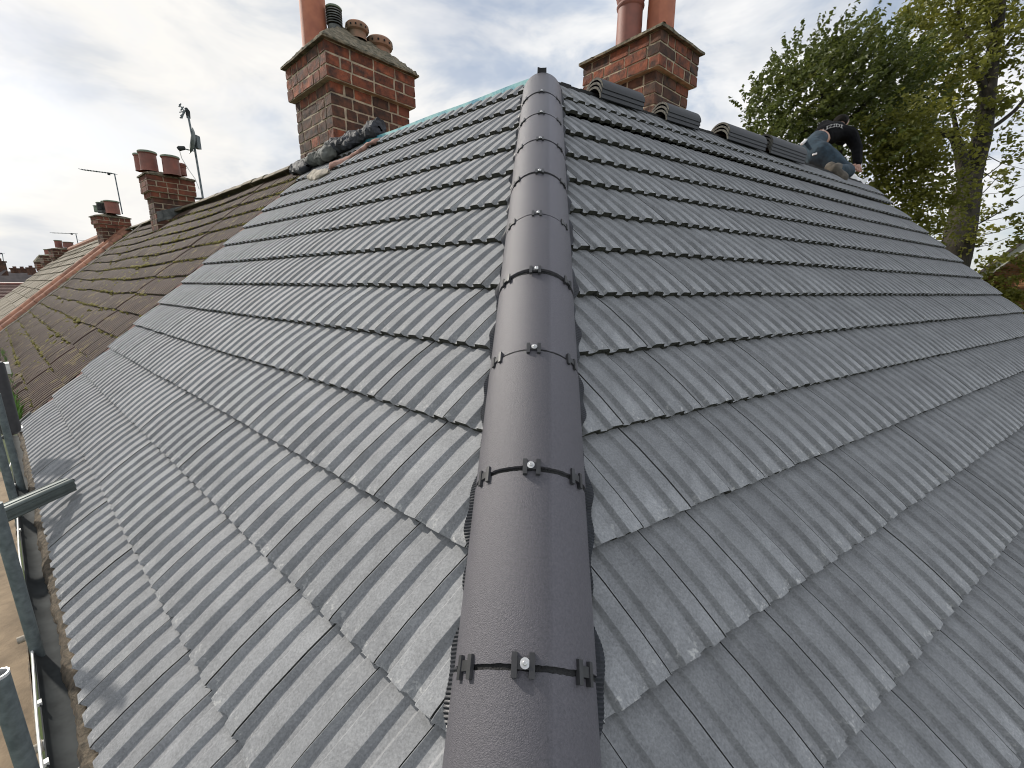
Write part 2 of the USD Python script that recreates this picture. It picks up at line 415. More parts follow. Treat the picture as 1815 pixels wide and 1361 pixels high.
def tile_arrays(gauge, rng, t=0.0128, jag=0.0016, simple=False):
    """Vertices (x across, b up, n out), triangles and st of one tile whose tail is at b = 0."""
    ln = gauge * 1.17
    q = (t + 0.0046) * ln / gauge
    bs = np.array([0, 0.04, 0.3, 0.62, 1.0]) * ln if not simple else np.array([0, 0.45, 1.0]) * ln
    x, z = (PX, PZ) if not simple else (PX[[0, 2, 3, 4, 6, 8, 9, 12, 13, 14, 16, 18, 19, 21]], PZ[[0, 2, 3, 4, 6, 8, 9, 12, 13, 14, 16, 18, 19, 21]])
    nx = len(x)
    jb = rng.uniform(-1, 1, nx) * jag
    jz = rng.uniform(-1, 1, nx) * jag * 0.5
    top = []
    for i, b in enumerate(bs):
        u = b / ln
        n = q * (1 - u) + t + z * (1 - TAPER * u) + 0.0062 * 4 * u * (1 - u) - 0.0375 - 0.0012 * (u < 0.02)
        bb = np.full(nx, b)
        if i == 0:
            bb, n = bb + jb, n + jz
        top.append(np.stack([x, bb, n], 1))
    low = top[0].copy()
    low[:, 2] -= t + 0.0004 + z * TAPER * 0.84 + rng.uniform(0, 1, nx) * jag * 0.4
    low[:, 1] += 0.0015
    V, Fc, st = [], [], []

    def add(rows, flags, vs):
        o = sum(len(a) for a in V)
        m = len(rows)
        n = len(rows[0])
        V.append(np.vstack(rows))
        for r in range(m):
            st.append(np.stack([np.full(n, flags[r], float), np.full(n, vs[r], float)], 1))
        for r in range(m - 1):
            a = o + r * n + np.arange(n - 1)
            Fc.append(np.stack([a, a + 1, a + n + 1], 1)); Fc.append(np.stack([a, a + n + 1, a + n], 1))

    add(top, [0] * len(bs), bs / ln)
    add([low, top[0]], [1, 1], [0, 0])
    for e in (0, -1):
        edge = np.stack([r[e] for r in top])
        under = edge.copy(); under[:, 2] -= t
        add([edge, under] if e == 0 else [under, edge], [0.6, 0.9], [0.5, 0.5])
    return np.vstack(V), np.vstack(Fc), np.vstack(st)


def clip(V, Fc, st, fun):
    """Keeps the part of the triangles where fun(V) >= 0."""
    d = fun(V)
    if (d >= 0).all():
        return V, Fc, st
    if (d < 0).all():
        return None
    A = np.hstack([V, st])
    outV, outF = list(A), []
    cache = {}

    def cut(i, j):
        k = (min(i, j), max(i, j))
        if k not in cache:
            w = d[i] / (d[i] - d[j])
            cache[k] = len(outV)
            outV.append(A[i] + w * (A[j] - A[i]))
        return cache[k]

    for f in Fc:
        poly = []
        for a in range(3):
            i, j = f[a], f[(a + 1) % 3]
            if d[i] >= 0:
                poly.append(i)
            if (d[i] >= 0) != (d[j] >= 0):
                poly.append(cut(i, j))
        for a in range(1, len(poly) - 1):
            outF.append([poly[0], poly[a], poly[a + 1]])
    if not outF:
        return None
    outV, outF = np.array(outV), np.array(outF)
    keep, inv = np.unique(outF, return_inverse=True)
    return outV[keep][:, :3], inv.reshape(-1, 3), outV[keep][:, 3:]


def lay_tiles(sl, first, last, s_from, s_to, phase, ridge_b, lo, hi, seed, t=0.0128, simple=lambda s, b: False, shift=lambda c: 0.0, dn=0.0, jit=1.0, half=True, lean=lambda r: 0.0 * r, lift=lambda c: 0.0):
    """All tiles of a slope between s = lo(b) and s = hi(b): a list of (vertices, triangles, st, size in the picture)."""
    rng = np.random.default_rng(seed)
    out = []
    for c in range(first, last + 1):
        btail = sl.b0 + (c + shift(c)) * sl.g
        ph = phase + (0.5 * TW if half and c % 2 == 0 else 0)
        k0, k1 = math.floor((s_from - ph) / TW) - 1, math.ceil((s_to + 0.7 - ph) / TW) + 1
        for k in range(k0, k1 + 1):
            sj = ph + k * TW
            smid = sj - sl.side * -0.5 * TW
            smid = smid + float(lean(smid)) * (btail - sl.b0)
            if not (s_from - TW < smid < s_to + TW):
                continue
            V, Fc, st = tile_arrays(sl.g, rng, t, jag=0.0014 * jit, simple=simple(smid, btail))
            a, db, dnn, tw = rng.normal(0, 0.0020) * jit, rng.normal(0, 0.0010) * jit, rng.normal(0, 0.0005) * jit, rng.normal(0, 0.003) * jit
            x, b, n = V.T
            x2 = x - TW / 2
            s = sj + sl.side * (x + a * b)
            s = s + lean(s) * (btail - sl.b0 + b)
            W = np.stack([s, btail + b - a * x2 + db, n + dn + lift(c) + dnn + tw * x2], 1)
            r = (W, Fc, st)
            r = clip(*r, lambda q: q[:, 0] - lo(q[:, 1]))
            if r is not None:
                r = clip(*r, lambda q: hi(q[:, 1]) - q[:, 0])
            if r is not None:
                r = clip(*r, lambda q: ridge_b - q[:, 1])
            if r is None or len(r[1]) < 4:
                continue
            X = sl.at(r[0][:, 0], r[0][:, 1], r[0][:, 2])
            vis = X[r[0][:, 1] < btail + sl.g * 1.02]
            if len(vis) < 3:
                continue
            uvp, w = proj(vis)
            ok = w > 0.05
            size = 0.0
            if ok.sum() > 2:
                P = np.clip(uvp[ok], [0, 0], [W_PX, H_PX])
                d = P.max(0) - P.min(0)
                size = float(d[0] * d[1])
            out.append((X, r[1], r[2], size))
    return out


def join(list_of):
    V, Fc, st, o = [], [], [], 0
    for v, f, s in list_of:
        V.append(v); Fc.append(f + o); st.append(s); o += len(v)
    return np.vstack(V), np.vstack(Fc), np.vstack(st)


# ------------------------------------------------------------------ ground
gx = 700.0
part(None, 'ground', (np.array([[-gx, -gx, 0], [gx, -gx, 0], [gx, gx, 0], [-gx, gx, 0]], float), np.array([[0, 1, 2], [0, 2, 3]])), 'grass', kind='structure')

# ------------------------------------------------------------------ the house being re-roofed
house = thing('house', 'corner house with new grey interlocking tile roof and dark hip caps', 'house', loc=(APEX[0], APEX[1], 0))
hip_gap = 0.018


def sheet(sl, lo, hi, b0, b1, n):
    bs = np.linspace(b0, b1, 8)
    return strip([sl.at(lo(b), b, n) for b in bs], [sl.at(hi(b), b, n) for b in bs])


EAVE_L, EAVE_R = LEFT.b0, RGHT.b0 - 2 * RGHT.g
slope_l = part(house, 'roof_slope', sheet(LEFT, lambda b: hip_s(LEFT, b), lambda b: VERGE_L, EAVE_L + 0.03, RIDGE_L - 0.01, -0.046), 'underlay')
slope_r = part(house, 'roof_slope', sheet(RGHT, lambda b: hip_s(RGHT, b), verge_r, EAVE_R + 0.03, RIDGE_R - 0.01, -0.046), 'underlay')
# the slopes behind the two ridges and the walls below
A2 = APEX - np.array([0, 0, 0.03])


def back_slope(sl, s_len):
    a, b = A2, A2 + sl.D * s_len
    dn = sl.inner * 1.9 * math.cos(sl.pitch) * 1.35 - np.array([0, 0, 1.9 * math.sin(sl.pitch) * 1.35])
    return (np.array([a, b, b + dn, a + dn]), np.array([[0, 1, 2], [0, 2, 3]]))


part(house, 'roof_slope', back_slope(LEFT, VERGE_L - (APEX - LEFT.O) @ LEFT.D), 'terracotta_old')
part(house, 'roof_slope', back_slope(RGHT, 12.7 * K - (APEX - RGHT.O) @ RGHT.D), 'terracotta_old')
corner = HIP_O + HIP_D * ((3.02 - HIP_O[2]) / HIP_D[2])
for sl, ln, bb in ((LEFT, VERGE_L, EAVE_L), (RGHT, 11.6 * K, EAVE_R)):
    p0 = corner + 0.10 * (LEFT.inner + RGHT.inner); p0[2] = 0
    p1 = sl.at(ln, bb, 0.0) + 0.10 * sl.inner; p1[2] = 0
    d = unit(p1 - p0)
    m = box((p0 + p1) / 2 + np.array([0, 0, 1.48]) + sl.inner * 0.06, (np.linalg.norm(p1 - p0) / 2, 0.06, 1.48), (d, np.cross([0, 0, 1], d), np.array([0, 0, 1.0])))
    part(house, 'wall', m, 'old_wall')
# gable wall under the far verge
vb = RGHT.at(verge_r(EAVE_R), EAVE_R, -0.05) - RGHT.D * 0.04
vt = RGHT.at(verge_r(RIDGE_R), RIDGE_R, -0.05) - RGHT.D * 0.04
vk = vt + RGHT.inner * 1.9 - np.array([0, 0, 1.75])
quad = np.array([[vb[0], vb[1], 0], vb, vt, vk, [vk[0], vk[1], 0]])
part(house, 'gable_wall', (quad, np.array([[0, 1, 2], [0, 2, 3], [0, 3, 4]])), 'old_wall')

lo_l = lambda b: hip_s(LEFT, b) + hip_gap
lo_r = lambda b: hip_s(RGHT, b) + hip_gap
tiles_l = lay_tiles(LEFT, 0, 13, 0.0, VERGE_L, 2.825 * K, RIDGE_L - 0.004, lo_l, lambda b: VERGE_L + 0 * b, 11, half=False, lean=lambda r: np.interp(r, [1.5, 4.4], [-0.22, -0.05]))
tiles_r = lay_tiles(RGHT, -2, 12, 0.0, 12.6 * K, 1.153 * K, RIDGE_R - 0.004, lo_r, verge_r, 12, shift=lambda c: {11: 0.30, 10: 0.10}.get(c, 0.0), lift=lambda c: {12: 0.007, 11: 0.002}.get(c, 0.0), half=False, lean=lambda r: np.interp(r, [1.5, 5.4], [-0.22, 0.02]))
ranked = sorted([(t[3], 0, i) for i, t in enumerate(tiles_l)] + [(t[3], 1, i) for i, t in enumerate(tiles_r)], reverse=True)
single = {(w, i) for sz, w, i in ranked[:300]}
for w, (tl, root) in enumerate(((tiles_l, slope_l), (tiles_r, slope_r))):
    rest = []
    for i, (X, Fc, st, sz) in enumerate(tl):
        if (w, i) in single:
            part(root, 'tile', (X, Fc), 'grey_tile', smooth=True, uv=st)
        else:
            rest.append((X, Fc, st))
    X, Fc, st = join(rest)
    part(root, 'upper_tiles', (X, Fc), 'grey_tile_joined', smooth=True, uv=st, kind='stuff')

# hip caps
CAP_R, CAP_HALF = 0.2215 * K, math.radians(77.0)
CAP_C = (0.12 - 0.2215) * K                          # height of the arc's centre above the hip line
CAP_T = 0.0105
T0, DT = 0.15 * K, 0.6055 * K


def cap_point(t, a, r):
    return HIP_O + HIP_D * t + E1 * (r * math.sin(a)) + E2 * (CAP_C + r * math.cos(a))


def arc_solid(fn, t0, t1, r0, r1, half, n=56, m=6, rng=None, jag=0.0):
    """A curved slab: fn(t, a, r) gives the point; outer radius r1, inner radius r0."""
    a = np.linspace(-half, half, n)
    ts = np.linspace(t0, t1, m)
    e0 = rng.uniform(-1, 1, n) * jag if rng is not None else np.zeros(n)
    e1 = rng.uniform(-1, 1, n) * jag if rng is not None else np.zeros(n)
    off = lambda i, k: e0[k] if i == 0 else (e1[k] if i == m - 1 else 0)
    outer = [[fn(ts[i] + off(i, k), a[k], r1) for k in range(n)] for i in range(m)]
    inner = [[fn(ts[i] + off(i, k), a[k], r0) for k in range(n)] for i in range(m)]
    ends = [strip(inner[0], outer[0]), strip(outer[-1], inner[-1])]
    sides = [strip([r[0] for r in outer], [r[0] for r in inner]), strip([r[-1] for r in inner], [r[-1] for r in outer])]
    return cat_([grid(outer), grid(inner)] + ends + sides)


def hclip(a0, t, scale=1.0):
    """The black H-shaped clip that straddles a joint, bent to the cap's curve."""
    ms = []
    r0, r1 = CAP_R - 0.002, CAP_R + 0.0046
    for da in (-0.105, 0.105):
        aa = a0 + da * scale
        ms.append(arc_solid(lambda t_, a_, r_: cap_point(t_, aa + a_, r_ + 0.0006), t - 0.0125, t + 0.0145, r0, r1, 0.034 * scale, n=3, m=2))
    ms.append(arc_solid(lambda t_, a_, r_: cap_point(t_, a0 + a_, r_), t - 0.0035, t + 0.0085, r0, r1 - 0.001, 0.105 * scale, n=5, m=2))
    return cat_(ms)


rng = np.random.default_rng(5)
cap_t = [T0 + DT * i for i in range(-1, 10)]
for i, t in enumerate(cap_t[:-1]):
    t1 = cap_t[i + 1]
    top = i == len(cap_t) - 2
    if top:
        t1 = t + DT * 1.12
    lift, yaw = rng.normal(0, 0.0012), rng.normal(0, 0.0012)
    fn = lambda t_, a_, r_: cap_point(t_, a_, r_) + E2 * (lift + 0.002 * (0.5 - (t_ - t) / DT)) + E1 * (yaw * (t_ - t) / DT)
    capm = arc_solid(fn, t + 0.0035, t1 - 0.0035, CAP_R - CAP_T, CAP_R, CAP_HALF, rng=rng, jag=0.0006)
    cp = part(house, 'hip_cap', capm, 'hip_concrete', smooth=35)
    if i >= 1:
        part(cp, 'joint_seal', arc_solid(cap_point, t - 0.0045, t + 0.0045, CAP_R - 0.012, CAP_R - 0.0032, CAP_HALF, n=40, m=4, rng=rng, jag=0.0012), 'black_seal')
        for a0 in (0.0, -0.86, 0.86):
            part(cp, 'clip', hclip(a0 + rng.normal(0, 0.02), t + rng.normal(0, 0.001)), 'black_plastic')
        ctr = cap_point(t + 0.004, 0.0, CAP_R + 0.0040)
        sc = lathe([(0, 0), (0.0062, 0), (0.0062, 0.0008), (0.0030, 0.0012), (0.0030, 0.0026), (0.0022, 0.0034), (0.0010, 0.0034), (0.0008, 0.0024), (0, 0.0024)], 20, (0, 0, 0), E2)
        sc.apply_translation(ctr)
        part(cp, 'screw', sc, 'zinc', smooth=30)
# pleated black roll under both edges of the caps
for sl, sg in ((LEFT, -1), (RGHT, 1)):
    ts = np.arange(-0.10, DT * 9.6, 0.0026)
    ph = rng.uniform(0, 6)
    wob = np.array([0.019 + 0.0075 * math.sin(t / 0.034 + ph + 0.8 * math.sin(t * 9)) + 0.004 * math.sin(t / 0.013) for t in ts])
    rows = []
    for u in (0.0, 0.4, 0.75, 1.0):
        row = []
        for k, t in enumerate(ts):
            a = CAP_HALF * sg
            e = CAP_R * math.sin(CAP_HALF) - 0.014 + (0.014 + max(wob[k], 0.001)) * u
            base = HIP_O + HIP_D * t + E1 * sg * e
            s, b, n = sl.coords(base)
            roll = 0.004 + 0.008 * (0.5 + 0.5 * math.sin(2 * math.pi * s / (TW / 2)))
            hgt = (1 - u) * 0.018 + u * (roll + 0.004) + 0.0017 * (k % 2) * (1 if u > 0.1 else 0)
            row.append(sl.at(s, b, hgt))
        rows.append(row)
    part(house, 'pleated_roll', grid(rows), 'roll_strip')
# debris at the top of the hip and torn underlay on the ridges
top_pt = cap_point(cap_t[-2] + DT * 1.12, 0.0, CAP_R)
part(house, 'felt_scrap', roughen(cat_([box(top_pt + np.array([dx, 0.01, 0.012]), (0.008, 0.006, 0.012)) for dx in (-0.016, -0.002, 0.012)]), 0.01, 60, 3), 'black_seal')
rid = LEFT.D
mem = []
ss = np.linspace(0.02, 1.95, 40)
mem = cat_([box(A2 + rid * (a + b) / 2 + np.array([0, 0, 0.020]), ((b - a) / 2, 0.010, 0.022 + 0.002 * math.sin(a * 9)), (rid, np.cross([0, 0, 1], rid), np.array([0, 0, 1.0]))) for a, b in zip(ss[:-1], ss[1:])])
part(house, 'ridge_membrane', mem, 'membrane', label='turquoise membrane folded over the ridge batten')
rid = RGHT.D
ss = np.linspace(0.05, 4.05, 60)
tops = []
rr_ = np.random.default_rng(8)
for a, b in zip(ss[:-1], ss[1:]):
    tops.append(box(A2 + rid * (a + b) / 2 + np.array([0, 0, 0.012 + rr_.uniform(-0.004, 0.004)]), ((b - a) / 2, 0.014, 0.016), (rid, np.cross([0, 0, 1], rid), np.array([0, 0, 1.0]))))
part(house, 'ridge_felt', cat_(tops), 'black_seal')
# pale mortar along the left verge, against the old roof next door
bs = np.linspace(EAVE_L, RIDGE_L - 0.45, 120)
rr_ = np.random.default_rng(9)
part(house, 'verge_mortar', grid([[LEFT.at(VERGE_L + 0.004, b, -0.012 + rr_.uniform(-.003, .003)) for b in bs], [LEFT.at(VERGE_L + 0.014, b, -0.006 + rr_.uniform(-.004, .004)) for b in bs], [LEFT.at(VERGE_L + 0.028 + rr_.uniform(0, .008), b, -0.022) for b in bs]]), 'pink_mortar')

# gutter: half-round trough along the left eaves, with brackets, dirt and joints
OUT = -LEFT.inner


def eave(s, o, h, n=0.0):
    return LEFT.at(s, EAVE_L, n) + OUT * o + np.array([0, 0, h])


GR, GO, GH = 0.031, 0.0300, -0.022
ang = np.linspace(math.pi, 2 * math.pi, 13)
gs = np.linspace(0.25, 3.86, 30)
rows = [[eave(s, GO - math.cos(a) * GR * -1, GH + math.sin(a) * GR) for s in gs] for a in ang]
rows_in = [[eave(s, GO + math.cos(a) * (GR - 0.0022), GH + math.sin(a) * (GR - 0.0022)) for s in gs] for a in ang[::-1]]
part(house, 'gutter', grid(rows + [rows_in[0]] + rows_in[1:] + [rows[0]]), 'grey_plastic', smooth=40)
for s in (0.62, 1.0, 1.06, 1.24, 1.72, 2.25, 2.8, 3.4):
    part(house, 'gutter_bracket', cat_([box(eave(s, GO + GR + 0.001, GH + 0.001), (0.006, 0.005, 0.004), (LEFT.D, OUT, np.array([0, 0, 1.0])))]), 'white_plastic')
part(house, 'gutter_strap', tube([eave(1.03, GO + (GR - 0.004) * math.cos(a), GH + (GR - 0.004) * math.sin(a)) for a in np.linspace(math.pi * 1.25, 2 * math.pi, 10)], 0.0022, 6), 'black_plastic')
rr_ = np.random.default_rng(21)
gs2 = np.linspace(0.2, 3.86, 260)
dirt = []
for j, (o, h) in enumerate(((-0.008, -0.018), (0.001, -0.016), (0.008, -0.020), (0.015, -0.026), (0.020, -0.036), (0.022, -0.05))):
    dirt.append([eave(s, o + rr_.uniform(-1, 1) * 0.0022 * (j > 0) + (0.004 * meshkit.fbm(np.array([s * 9, 0, 0]), 3, 4) - 0.002) * j * 0.9, h + rr_.uniform(-1, 1) * 0.0022) for s in gs2])
part(house, 'gutter_dirt', grid(dirt), 'gutter_dirt', smooth=True, kind='stuff')
for s, z in ((0.98, -0.075), (1.19, -0.085), (1.62, -0.08)):
    part(house, 'pipe_stub', tube([eave(s, 0.02, z), eave(s, 0.068, z)], 0.010, 12), 'white_plastic', smooth=40)
    part(house, 'pipe_stub', tube([eave(s, 0.068, z), eave(s, 0.074, z), eave(s, 0.0745, z), eave(s, 0.092, z)], [0.0118, 0.0118, 0.009, 0.009], 12), 'pale_mortar', smooth=40)

# ------------------------------------------------------------------ chimneys
def chimney(parent, corner_xy, yaw, wa, wb, z0, z1, hs, ln, band=3, band_out=0.05, neck=1, joined=False, seed=0, soot=0.0, cap_h=0.11, red_from=None, name='chimney', label=None):
    """A brick stack. corner_xy: its near corner; faces run along yaw (wa) and yaw + 90 degrees (wb). Bricks stand 3 mm proud of the mortar core."""
    rg = np.random.default_rng(seed)
    a = np.array([math.sin(yaw), math.cos(yaw), 0]); b = np.array([math.cos(yaw), -math.sin(yaw), 0])
    zz = np.array([0, 0, 1.0])
    C = np.array([corner_xy[0], corner_xy[1], 0.0])
    n = int(round((z1 - z0) / hs))
    hs = (z1 - z0) / n
    gap = hs * 0.17
    core = box(C + a * wa / 2 + b * wb / 2 + zz * (z0 + z1) / 2, (wa / 2 - 0.006, wb / 2 - 0.006, (z1 - z0) / 2 + 0.001), (a, b, zz))
    cores = [core]
    bricks = []
    for i in range(n):
        k = n - 1 - i
        e = band_out if k < band else (band_out * 0.5 if k < band + neck else 0.0)
        za, zb = z0 + i * hs + gap / 2, z0 + (i + 1) * hs - gap / 2
        o = C - (a + b) * e
        A_, B_ = wa + 2 * e, wb + 2 * e
        if e:
            cores.append(box(o + a * A_ / 2 + b * B_ / 2 + zz * (za + zb) / 2, (A_ / 2 - 0.006, B_ / 2 - 0.006, hs / 2 - 0.0005 * (i % 2)), (a, b, zz)))
        dep = hs * 1.25
        odd = i % 2
        for face in range(4):
            org, d, inn, L_ = ((o, a, b, A_), (o, b, a, B_), (o + b * B_, a, -b, A_), (o + a * A_, b, -a, B_))[face]
            main = (face in (0, 2)) == bool(odd)
            lo_, hi_ = (0.0, L_) if main else (dep + gap, L_ - dep - gap)
            m = max(1, int(round((hi_ - lo_) / ln)))
            w = np.full(m, 1.0)
            if odd and m > 1:
                w = np.concatenate([[0.5], np.full(m - 1, 1.0), [0.5]])
            if m >= 2 and rg.random() < 0.5:
                w[rg.integers(len(w))] = 0.55
            edges = lo_ + (hi_ - lo_) * np.concatenate([[0], np.cumsum(w) / w.sum()])
            for x0, x1 in zip(edges[:-1], edges[1:]):
                xa, xb = x0 + (gap / 2 if x0 > 0.001 else 0), x1 - (gap / 2 if x1 < L_ - 0.001 else 0)
                pr = rg.uniform(-0.0035, 0.001)
                c = org + d * (xa + xb) / 2 + inn * (dep / 2 - pr) + zz * (za + zb) / 2
                mb = box(c, ((xb - xa) / 2, dep / 2, (zb - za) / 2), (d, inn, zz))
                if not joined:
                    mb = mb.subdivide()
                v = np.array(mb.vertices)
                v += rg.uniform(-1, 1, v.shape) * hs * 0.028
                bricks.append((trimesh.Trimesh(v, mb.faces, process=False), k, face))
    cm = cat_(cores)
    top = part(parent, name, cm, 'mortar' if not soot else 'sooty_mortar', label=label)
    hidden_r, hidden_b = [], []
    for mb, k, face in bricks:
        isred = k < band + neck if red_from is None else rg.random() < red_from(k)
        nrm = ((-b), (-a), b, a)[face]
        ctr = mb.vertices.mean(0)
        seen = (CAM - ctr) @ nrm > 0
        if seen and not joined:
            part(top, 'brick', mb, 'brick_red' if isred else 'brick_brown')
        else:
            (hidden_r if isred else hidden_b).append(mb)
    for l_, mt in ((hidden_r, 'brick_red_joined'), (hidden_b, 'brick_brown_joined')):
        if l_:
            part(top, 'brickwork', cat_(l_), mt, kind='stuff')
    # flaunching: a thin projecting slab with a lumpy cone of mortar on it
    e = band_out + 0.045 * wa
    o = C - (a + b) * e
    A_, B_ = wa + 2 * e, wb + 2 * e
    m = 40
    U = np.linspace(0, 1, m)
    pts = []
    for u in U:
        row = []
        for v in U:
            edge = min(u, v, 1 - u, 1 - v)
            h = cap_h * min(1.0, edge / 0.36) ** 0.9 + 0.016
            q = o + a * A_ * u + b * B_ * v + zz * (z1 + h)
            row.append(q)
        pts.append(row)
    g = roughen(roughen(grid(pts), 0.016 * wa / 0.8, 14, seed), 0.010 * wa / 0.8, 45, seed + 9)
    under = box(o + a * A_ / 2 + b * B_ / 2 + zz * (z1 + 0.008), (A_ / 2, B_ / 2, 0.0095), (a, b, zz))
    under = roughen(under.subdivide().subdivide().subdivide(), 0.008 * wa / 0.8, 16, seed + 3)
    part(top, 'flaunching', cat_([g, under]), 'flaunching')
    return top, (C, a, b, z1)


def pot(parent, at, r, h, kind='plain', mat='terracotta'):
    at = np.asarray(at, float)
    if kind == 'plain':
        pr = [(r * 1.04, 0), (r * 1.0, h * 0.04), (r * 0.97, h * 0.85), (r * 1.02, h * 0.86), (r * 1.1, h * 0.90), (r * 1.1, h * 0.97), (r * 1.02, h), (r * 0.82, h), (r * 0.8, h * 0.55), (0, h * 0.5)]
        p = part(parent, 'chimney_pot', lathe(pr, 28, at), mat, smooth=35)
        part(p, 'rim', lathe([(r * 1.103, h * 0.90), (r * 1.115, h * 0.93), (r * 1.11, h * 0.97), (r * 1.03, h * 1.006), (r * 0.82, h * 1.004)], 28, at), 'pot_rim' if mat != 'terracotta' else mat, smooth=35)
    elif kind == 'crown':
        pr = [(r * 1.0, 0), (r * 0.98, h * 0.62), (r * 1.06, h * 0.64), (r * 1.09, h * 0.67), (r * 1.04, h * 0.70), (r * 0.98, h * 0.72), (r * 1.1, h * 0.78), (r * 1.17, h * 0.86), (r * 1.15, h * 0.93), (r * 1.0, h), (r * 0.7, h * 1.02), (0, h * 1.02)]
        p = part(parent, 'chimney_pot', lathe(pr, 28, at), mat, smooth=35)
        holes = []
        for k in range(14):
            q = 2 * math.pi * k / 14
            holes.append(tube([at + np.array([math.cos(q) * r * f, math.sin(q) * r * f, h * 0.86]) for f in (1.12, 1.178)], r * 0.085, 8))
        part(p, 'vent_hole', cat_(holes), 'dark_hole', kind='stuff')
    elif kind == 'hood':
        pr = [(r * 0.80, 0), (r * 0.74, h * 0.42), (r * 0.93, h * 0.50), (r * 1.0, h * 0.66), (r * 0.98, h * 0.80), (r * 0.85, h * 0.90), (r * 0.45, h * 0.97), (0, h)]
        p = part(parent, 'chimney_pot', lathe(pr, 28, at), mat, smooth=35)
        holes = []
        for k in range(14):
            q = 2 * math.pi * k / 14
            holes.append(tube([at + np.array([math.cos(q) * r * f, math.sin(q) * r * f, h * 0.64]) for f in (0.94, 1.003)], r * 0.075, 8))
        part(p, 'vent_hole', cat_(holes), 'dark_hole', kind='stuff')
    elif kind == 'louvre':
        p = part(parent, 'flue_terminal', lathe([(r * 0.8, 0), (r * 0.8, h * 0.25), (r * 0.72, h * 0.27), (r * 0.72, h * 0.9), (0, h * 0.9)], 20, at), 'dark_hole', smooth=35)
        for k in range(6):
            z = h * (0.28 + 0.105 * k)
            part(p, 'louvre', lathe([(r * 0.74, z), (r * 0.98, z - h * 0.01), (r * 0.98, z + h * 0.03), (r * 0.74, z + h * 0.045)], 20, at), 'lead', smooth=35)
        part(p, 'cap', lathe([(0, h * 0.9), (r * 1.0, h * 0.9), (r * 1.02, h * 0.96), (r * 0.9, h), (0, h * 1.01)], 20, at), 'pot_rim', smooth=35)
        part(p, 'base', lathe([(r * 0.86, -h * 0.1), (r * 0.86, h * 0.2), (r * 0.7, h * 0.24)], 20, at), 'lead', smooth=35)
    return p


red_l = lambda k: 0.93 if k < 3 else (0.25 if k < 5 else 0.08)
c0 = pt(579, 132, 3.80)
yaw_l = math.radians(-47.8)
av, bv = np.array([math.sin(yaw_l), math.cos(yaw_l), 0]), np.array([math.cos(yaw_l), -math.sin(yaw_l), 0])
cs = c0 + 0.05 * (av + bv)
ch1, fr1 = chimney(house, cs[:2], yaw_l, 0.78, 0.855, 4.55, c0[2] + 0.288, 0.097, 0.215, band=3, band_out=0.05, neck=0, seed=31, red_from=red_l, cap_h=0.30, label='large brick chimney stack left of the hip, red head over sooty brown shaft')
zt = fr1[3]


def on_top(fr, fa, fb, dz=0.0):
    C, a, b, z = fr
    return C + a * fa + b * fb + np.array([0, 0, z + dz])


def at_height(u, v, z):
    r = FWD + RIGHT * (u - W_PX / 2) / F_PX - UP * (v - H_PX / 2) / F_PX
    return CAM + r * ((z - CAM[2]) / r[2])


def on_left(u, v, n=0.0):
    r = FWD + RIGHT * (u - W_PX / 2) / F_PX - UP * (v - H_PX / 2) / F_PX
    return CAM + r * (((LEFT.O + n * LEFT.N - CAM) @ LEFT.N) / (r @ LEFT.N))


for fa, fb, dz, r, h, kind_, mat_ in ((0.60, 0.12, 0.07, 0.118, 0.75, 'plain', 'terracotta'), (0.40, 0.30, 0.26, 0.074, 0.20, 'louvre', 'lead'), (0.30, 0.55, 0.23, 0.112, 0.155, 'hood', 'hood_clay'), (0.30, 0.86, 0.16, 0.135, 0.185, 'hood', 'hood_clay')):
    pot(ch1, on_top(fr1, 0.70 * fa, 0.775 * fb, dz), r, h, kind_, mat_)
c0 = pt(1167, 118, 3.15)
yaw_r = math.radians(-40.2)
av, bv = np.array([math.sin(yaw_r), math.cos(yaw_r), 0]), np.array([math.cos(yaw_r), -math.sin(yaw_r), 0])
cs = c0 + 0.045 * (av + bv)
red_r = lambda k: 0.62 if k < 3 else (0.2 if k < 5 else 0.1)
ch2, fr2 = chimney(house, cs[:2], yaw_r, 0.65, 0.485, 4.5, c0[2] + 0.25, 0.08, 0.19, band=3, band_out=0.045, neck=0, seed=32, red_from=red_r, cap_h=0.08, label='brick chimney stack behind the right ridge, orange brick with pale mortar')
pot(ch2, on_top(fr2, 0.62 * 0.5, 0.385 * 0.12, 0.03), 0.099, 0.41, 'crown', 'terracotta_dark')
pot(ch2, on_top(fr2, 0.62 * 0.2, 0.385 * 0.5, 0.05), 0.105, 0.36, 'plain', 'terracotta')

# lead and mortar at the foot of the left chimney
def ribbon(px, w, depth_fn, mat, name, rough=0.01, seed=0, parent=None, thick=0.02):
    ps = np.array([on_left(u, v, depth_fn(u)) for u, v in px])
    rows = []
    T = np.gradient(ps, axis=0); T /= np.linalg.norm(T, axis=1, keepdims=True)
    n = LEFT.N
    m = 30
    out = []
    for f in range(m):
        a = 2 * math.pi * f / m
        out.append([ps[i] + np.cross(n, T[i]) * w[i] * math.cos(a) + n * (thick + w[i] * 0.55) * math.sin(a) for i in range(len(ps))])
    out.append(out[0])
    return part(parent, name, roughen(roughen(grid(out), rough, 9, seed), rough * 0.45, 38, seed + 5), mat, smooth=24)


def interp_poly(P, n):
    P = np.asarray(P, float)
    t = np.linspace(0, len(P) - 1, n)
    i = np.minimum(t.astype(int), len(P) - 2)
    return P[i] + (P[i + 1] - P[i]) * (t - i)[:, None]


